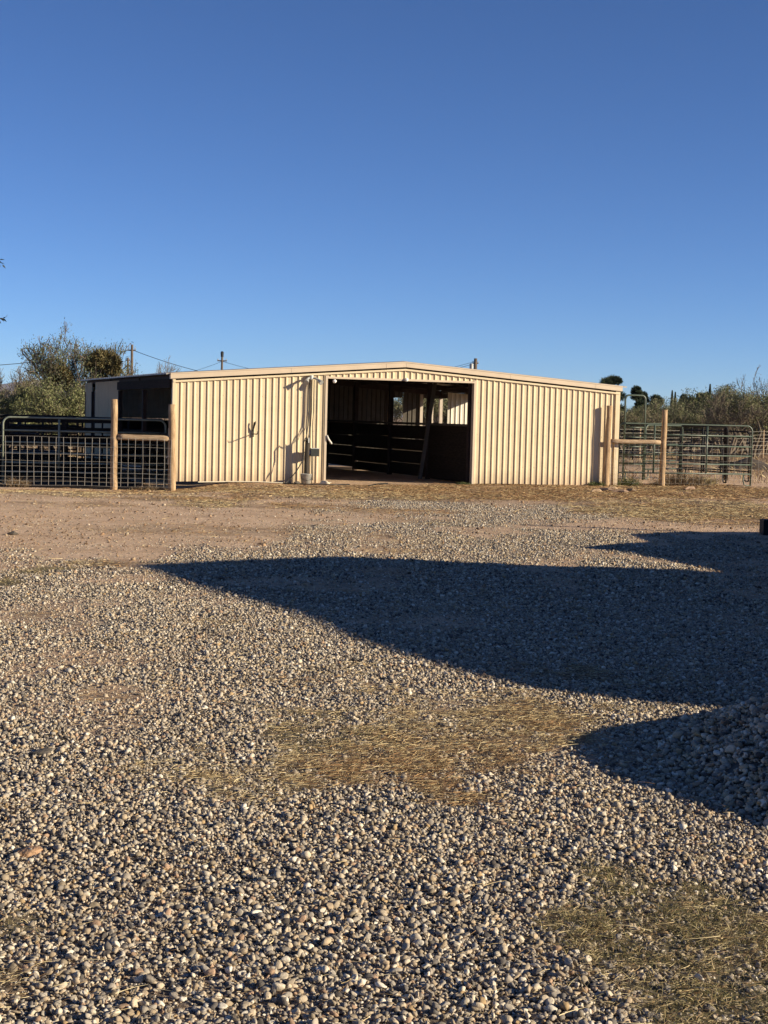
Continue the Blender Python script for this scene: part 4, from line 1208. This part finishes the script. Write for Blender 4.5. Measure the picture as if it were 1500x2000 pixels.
# pines and cypresses far behind the thicket
def pine(px, top, Y, wpx, lab, seed, clumps=24):
    p = P(px, top, Y); h = p[2]; w = wpx * Y / F / 2
    t = thing("pine_tree", lab, "pine tree", (p[0], p[1], 0), 0, "pines behind the right thicket")
    rg = random.Random(seed); br = MB().tube([(0, 0, -.2), (.1, 0, h * .5), (0, 0, h * .93)], [.22, .16, .05], 8); cs = []
    for k in range(clumps):
        f_ = rg.uniform(.42, .97); a = rg.uniform(0, 6.28); rr = w * (1.1 - .55 * max(0, f_ - .55) / .45) * rg.uniform(.35, 1.0)
        c = (math.cos(a) * rr, math.sin(a) * rr, h * f_); br.tube([(0, 0, h * f_ * .9), (c[0] * .6, c[1] * .6, h * f_ * .94), c], [.06, .04, .02], 5); cs.append(c)
    br.build("trunk", M['bark_dark'], t)
    VV = []; CC = []
    rn = np.random.default_rng(seed)
    for c in cs + [(0, 0, h * .95)]:
        n = 300; d = rn.normal(size=(n, 3)); d /= np.linalg.norm(d, axis=1)[:, None]; r = w * rn.uniform(.16, .34)
        cc = np.array(c) + d * r * np.array([1, 1, .75]) * rn.random((n, 1)) ** .5; s = np.cross(d, rn.normal(size=(n, 3))); s /= np.linalg.norm(s, axis=1)[:, None]
        VV.append(np.stack([cc - s * .022, cc + s * .022, cc + d * .26 + s * .012, cc + d * .26 - s * .012], 1).reshape(-1, 3))
        CC.append(np.repeat(np.array(((.035, .055, .028), (.05, .07, .035), (.065, .085, .04)))[rn.integers(0, 3, n)], 4, 0))
    V = np.concatenate(VV); me = fast_mesh("crown", V, np.arange(len(V)).reshape(-1, 4), np.concatenate(CC)); link("crown", me, M['leaf'], t)


pine(1192, 738, 120, 56, "tallest pine rising behind the right end of the barn roof", 31, 30)
pine(1244, 756, 130, 22, "narrow pine just above the arched gate", 32, 18)
pine(1258, 766, 135, 20, "small round pine right of the arched gate", 33)
pine(1282, 773, 135, 26, "round topped pine left of the lone wooden post", 34)
pine(1336, 771, 140, 22, "small pine right of the first pair of little spires", 35)
pine(1374, 769, 135, 30, "flat topped pine left of the left tall spire", 36)
pine(1350, 779, 140, 26, "low pine between the small pine and the flat topped pine", 37)


def cypress(px, top, Y, wpx, lab, seed):
    p = P(px, top, Y); h = p[2]; w = wpx * Y / F / 2
    t = thing("cypress_tree", lab, "cypress", (p[0], p[1], 0), 0, "cypresses behind the right thicket")
    MB().tube([(0, 0, -.2), (0, 0, h * .9)], [.1, .03], 6).build("trunk", M['bark_dark'], t)
    rn = np.random.default_rng(seed); n = 2600; z = rn.random(n) ** .8; a = rn.uniform(0, 6.28, n)
    r = w * np.clip((1 - z) * 3.2, 0, 1) ** .7 * rn.random(n) ** .5
    c = np.stack([np.cos(a) * r, np.sin(a) * r, z * h], 1); d = np.stack([np.cos(a) * .3, np.sin(a) * .3, np.ones(n)], 1)
    s = np.stack([-np.sin(a), np.cos(a), np.zeros(n)], 1) * .035
    V = np.stack([c - s, c + s, c + d * .22 + s * .3, c + d * .22 - s * .3], 1).reshape(-1, 3)
    C = np.repeat(np.array(((.025, .04, .025), (.035, .05, .03), (.045, .055, .035)))[rn.integers(0, 3, n)], 4, 0)
    link("crown", fast_mesh("crown", V, np.arange(4 * n).reshape(-1, 4), C), M['leaf'], t)


cypress(1387, 754, 150, 7, "left of the two tall dark cypress spires", 41)
cypress(1421, 755, 150, 7, "right of the two tall dark cypress spires", 42)
cypress(1313, 766, 165, 6, "left of the two little cypress spires above the lone post", 43)
cypress(1319, 769, 165, 5, "right of the two little cypress spires above the lone post", 44)

# near tree off the left edge, of which two twigs reach into the view
def near_tree():
    base = np.array([-5.3, 14.0, 0.0])
    t = thing("shade_tree", "dark leafy twigs of a tree reaching in at the left edge", "tree", base)
    br = MB().tube([(0, 0, -.2), (.1, .05, 1.2), (.0, 0, 2.6), (.2, 0, 3.6)], [.16, .13, .10, .05], 10)
    VV = []; CC = []; rn = np.random.default_rng(5)
    tips = [P(6, 622, 14.0) - base, P(1, 511, 14.2) - base, P(-50, 560, 14.0) - base, P(-90, 480, 14.2) - base, P(-110, 640, 13.8) - base, P(-160, 560, 14) - base]
    for k, q in enumerate(tips):
        m_ = np.array([.0, 0, 2.2 + .15 * k]); mid = m_ * .45 + q * .55 + np.array([0, 0, .12])
        br.tube([m_, mid, q], [.035, .018, .004], 6)
        n = 16 if k < 2 else 70
        f_ = rn.uniform(.93, 1.0, n) if k < 2 else rn.uniform(.5, 1, n)
        c = mid + (q - mid) * f_[:, None] + rn.normal(0, .012 if k < 2 else .07, (n, 3))
        d = rn.normal(size=(n, 3)) + np.array([.6, 0, -.5]); d /= np.linalg.norm(d, axis=1)[:, None]
        s = np.cross(d, rn.normal(size=(n, 3))); s /= np.linalg.norm(s, axis=1)[:, None]
        VV.append(np.stack([c, c + d * .02 + s * .008, c + d * .05, c + d * .02 - s * .008], 1).reshape(-1, 3))
        CC.append(np.repeat(np.array(((.03, .045, .02), (.05, .06, .03)))[rn.integers(0, 2, n)], 4, 0))
    br.build("trunk", M['bark_dark'], t)
    V = np.concatenate(VV); link("crown", fast_mesh("crown", V, np.arange(len(V)).reshape(-1, 4), np.concatenate(CC)), M['leaf'], t)
near_tree()

# ------------------------------------------------------------------ weeds, litter, odd stones
def weed(label, x, y, h, w, n, cols, seed, name="dry_weed", group=None):
    rn = np.random.default_rng(seed)
    pos = np.stack([np.clip(rn.normal(0, w * .2, n), -w * .4, w * .4), np.clip(rn.normal(0, w * .2, n), -w * .4, w * .4), np.zeros(n)], 1)
    global RNG
    v, fc, cc = blades(pos, rn.uniform(.35, 1.1, n) * h, rn.uniform(.004, .009, n), rn.uniform(.5, 1.45, n), np.array(cols)[rn.integers(0, len(cols), n)] * rn.uniform(.7, 1.2, (n, 1)), bend=.9)
    o = link(name, fast_mesh(name, v, fc, cc), M['straw']); o.location = (x, y, float(gz(x, y)))
    return tag(o, label, "weed", group)


WG = ((.10, .12, .04), (.14, .15, .05), (.08, .10, .035)); WB = ((.24, .16, .09), (.17, .11, .06), (.32, .23, .13), (.13, .10, .06))
for k, (px, py, h, w, c, lab) in enumerate([(1222, 948, .34, 1.0, WG, "green weed growing below the right brace rail"), (1165, 949, .16, .5, WG, "low green weed at the foot of the barn wall by the post shadow"),
                                  (1322, 948, .50, .9, WB, "brown tumbleweed beside the lone wooden post"), (1352, 948, .46, .9, WB, "brown tumbleweed in the middle of the long green panel"), (1376, 946, .34, .8, ((.3, .24, .12), (.4, .32, .16)), "straw coloured weed at the right end of the tumbleweeds"),
                                  (1290, 949, .25, .6, WB, "small brown weed left of the lone wooden post"), (905, 947, .10, .4, WG, "tiny green weed at the right foot of the doorway"),
                                  (35, 950, .3, .6, WB, "dry weed below the left end of the wire fence"), (290, 951, .18, .8, WB, "dry weed under the left brace rail")]):
    q = G(px, py) if px > 400 else P(px, py, 35.4)
    weed(lab, q[0], q[1], h, w, 420, c, 60 + k)
for k, (px, py, L, a, lab) in enumerate([(1165, 962, .32, .6, "pale stick lying left of the scrap pile"), (1180, 960, .45, -.2, "broken board in the scrap by the right posts"), (1196, 957, .30, .4, "short scrap of wood below the right barn corner"),
                               (1212, 963, .38, .1, "long scrap of bark below the right brace rail"), (1232, 961, .26, -.5, "brown lump of wood at the right end of the scrap"), (1348, 957, .4, .7, "loose stick lying right of the lone wooden post")]):
    q = G(px, py)
    o = MB().tube([(-L / 2, 0, .0), (-L / 6, .02, .03), (L / 5, -.01, .035), (L / 2, .02, .01)], [.02, .045, .04, .02], 6).build("wood_scrap", M['litter'] if k % 2 else M['wood_rail'])
    o.location = (q[0], q[1], float(gz(q[0], q[1])) + .02); o.rotation_euler = (0, 0, a); tag(o, lab, "wood scrap", "wood scraps by the right posts")
for (px, py, r, fl, mt, lab) in [(52, 1668, .047, .42, 'rust', "flat orange stone lying in the gravel at the left"), (82, 1474, .06, .4, 'slate', "flat dark clod lying in the gravel at the left edge"),
                                 (27, 1046, .045, .8, 'slate', "small dark stone alone on the red dirt"), (434, 1133, .05, .7, 'slate', "dark clod in the shadow near its left tip")]:
    q = G(px, py); V, Fc, C = stones_arrays(np.array([[0, 0, 0.0]]), np.array([r]), 2); V[:, 2] *= fl; V[:, 0] *= 1.5
    o = link("stone", fast_mesh("stone", V, Fc, C, True), M[mt]); o.location = (q[0], q[1], float(gz(q[0], q[1])) + r * fl * .5); tag(o, lab, "stone")
# clods, chips and manure crumbs on the dirt
def build_clods():
    n = 26000
    y = RNG.uniform(15, 36, n); x = RNG.uniform(-1, 1, n) * (.27 * y + 1.0)
    g, w = zone(x, y)
    ok = (RNG.random(n) < (1 - g) * (.25 + .75 * sst(.45, .65, fbm(x * .8, y * .6, 61, 3)))) & ~((y > 33.9 + .37 * (x + 4.95)) & (x > -4.9) & (x < 6.2))
    x, y = x[ok], y[ok]
    r = .0085 * np.exp(RNG.normal(0, .5, len(x))); r = np.minimum(r, .032)
    pal = np.array([(.36, .24, .15), (.44, .31, .20), (.20, .13, .08), (.10, .07, .05), (.50, .39, .27), (.55, .47, .36)])
    V, Fc, C = stones_arrays(np.stack([x, y, gz(x, y) + r * .3], 1), r, 0, pal, np.array([.27, .25, .17, .1, .13, .08]))
    tag(link("dirt_clods", fast_mesh("dirt_clods", V, Fc, C), M['stone']), "small clods and crumbs scattered over the red dirt before the barn", "clods", kind='stuff')


# ------------------------------------------------------------------ right edge: post on its block, added prism and house outside the view that cast the shadows
q = G(1500, 1045)
t = thing("steel_post", "dark post on a black block at the right edge of the yard", "post", (q[0] + .03, q[1], 0))
MB().box((-.13, -.12, -.05), (.25, .14, .235)).build("block", M['block'], t)
MB().box((-.004, -.05, .235), (.10, .05, 1.2)).build("post", M['block'], t)


def shade_from(px, py, z):
    g = G(px, py); k = z / TANE
    return (g[0] + sdir[0] * k, g[1] + sdir[1] * k)


# unseen house: roof outline traced back from its shadow, plus posts and walls
HZ = 3.2
hp = [(258, 1104), (425, 1160), (600, 1212), (750, 1272), (1000, 1340), (1200, 1368), (1420, 1386)]
up = [(650, 1088), (1030, 1105), (1400, 1118), (1620, 1126)]
poly = [shade_from(*p, HZ) for p in hp] + [(16.0, 5.4), (17.5, 10.0)] + [shade_from(*p, HZ) for p in up[::-1]]
house = thing("house", "unseen tan stucco house off the right side of the yard, flat roof shaped to its shadow", "house", (poly[0][0], poly[0][1], 0))
def lp(pl): return [(a - poly[0][0], b - poly[0][1]) for a, b in pl]
cx_ = sum(p[0] for p in poly) / len(poly); cy_ = sum(p[1] for p in poly) / len(poly)
shr = lambda f_: [(cx_ + (a - cx_) * f_, cy_ + (b - cy_) * f_) for a, b in poly]
MB().prism(lp(poly)[::-1], HZ - .22, HZ).build("roof", M['roof'], house)
MB().prism(lp(shr(.80))[::-1], -.2, HZ - .221).build("wall", M['stucco'], house)
for k in (0, 2, 5, len(poly) - 1, len(poly) - 3):
    a, b = shr(.95)[k]; a -= poly[0][0]; b -= poly[0][1]
    MB().box((a - .08, b - .08, -.2), (a + .08, b + .08, HZ - .222)).build("porch_post", M['wood_post'], house)
# unseen black prism on wheels, added to cast the shadow at the right edge
TZ = 1.05
tp = [shade_from(*p, TZ) for p in [(1130, 1069), (1262, 1059), (1225, 1044), (1330, 1039), (1470, 1039)]] + [(11.5, 23.2), (11.5, 17.6)] + [shade_from(*p, TZ) for p in [(1420, 1122), (1300, 1095), (1210, 1078)]]
tr = thing("shadow_prism", "unseen black prism off the right edge of the yard, shaped for the shadow it casts", "shadow caster", (tp[0][0], tp[0][1], 0))
tl = [(a - tp[0][0], b - tp[0][1]) for a, b in tp]
MB().prism(tl[::-1], .32, TZ).build("body", M['block'], tr)
for (a, b) in ((1.6, .4), (1.6, 3.4), (4.2, .4), (4.2, 3.4)):
    w = MB().lathe([(0, -.1), (.30, -.1), (.33, -.06), (.33, .06), (.30, .1), (0, .1)], (0, 0, 0), 20).build("wheel", M['black'], tr)
    w.rotation_euler = (math.pi / 2, 0, 0); w.location = (a, b, .33)

# ------------------------------------------------------------------ far hills
def hills():
    xs = np.linspace(-3200, 600, 120); V = []
    for x in xs:
        e = 5200.0
        h = 40 + 62 * (fbm(np.array([x * .0016 + 7]), np.array([3.3]), 12, 5)[0]) * 1.5
        h = h * float(sst(600, -900, np.array([x]))[()] if True else 1)
        for (dy, f_) in ((-900, 0), (-500, .45), (-200, .8), (0, 1), (400, .6), (1200, 0)):
            V.append((x, e + dy, h * f_ * (1 + .12 * math.sin(x * .02 + dy)) - 2))
    n = 6; Fc = []
    for i in range(len(xs) - 1):
        for j in range(n - 1): Fc.append((i * n + j, (i + 1) * n + j, (i + 1) * n + j + 1, i * n + j + 1))
    o = link("hills", fast_mesh("hills", np.array(V), np.array(Fc), None, True), M['hill']); o['kind'] = 'structure'
hills()

build_ground()
def pen_shade_sheet():  # dark sheet over the pen ground, painting the barn's shade deeper
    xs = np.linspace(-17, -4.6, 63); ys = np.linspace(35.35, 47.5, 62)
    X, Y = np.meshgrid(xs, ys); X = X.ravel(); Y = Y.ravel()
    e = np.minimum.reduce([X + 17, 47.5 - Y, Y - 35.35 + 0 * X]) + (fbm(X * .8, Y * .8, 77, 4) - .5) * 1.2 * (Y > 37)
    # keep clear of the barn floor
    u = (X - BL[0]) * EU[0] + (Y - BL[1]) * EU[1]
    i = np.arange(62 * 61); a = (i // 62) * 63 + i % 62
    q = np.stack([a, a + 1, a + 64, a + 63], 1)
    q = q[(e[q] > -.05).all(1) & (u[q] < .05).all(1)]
    o = link("pen_shade", fast_mesh("pen_shade", np.stack([X, Y, gz(X, Y) + .008 + .015 * fbm(X * 3, Y * 3, 78, 3)], 1), q, None, True), mat('dark pen shade', (.055, .042, .032), .95, .4, 4, .5, 30, spec=.05)); o['kind'] = 'structure'


pen_shade_sheet()
build_gravel()
build_clods()
build_pile()
build_dry_grass()


def haze():
    mb = MB().box((-6200, -400, -4), (6200, 7600, 150))
    m = bpy.data.materials.new("haze"); m.use_nodes = True
    n = m.node_tree.nodes; n.remove(n["Principled BSDF"])
    v = n.new("ShaderNodeVolumePrincipled"); v.inputs['Color'].default_value = (.82, .88, 1, 1); v.inputs['Density'].default_value = 3e-5
    m.node_tree.links.new(v.outputs[0], n["Material Output"].inputs['Volume'])
    o = mb.build("haze", m); o['kind'] = 'stuff'; o['label'] = "faint blue haze in the air before the far hills"; o['category'] = "haze"
HAZE = True
if HAZE: haze()
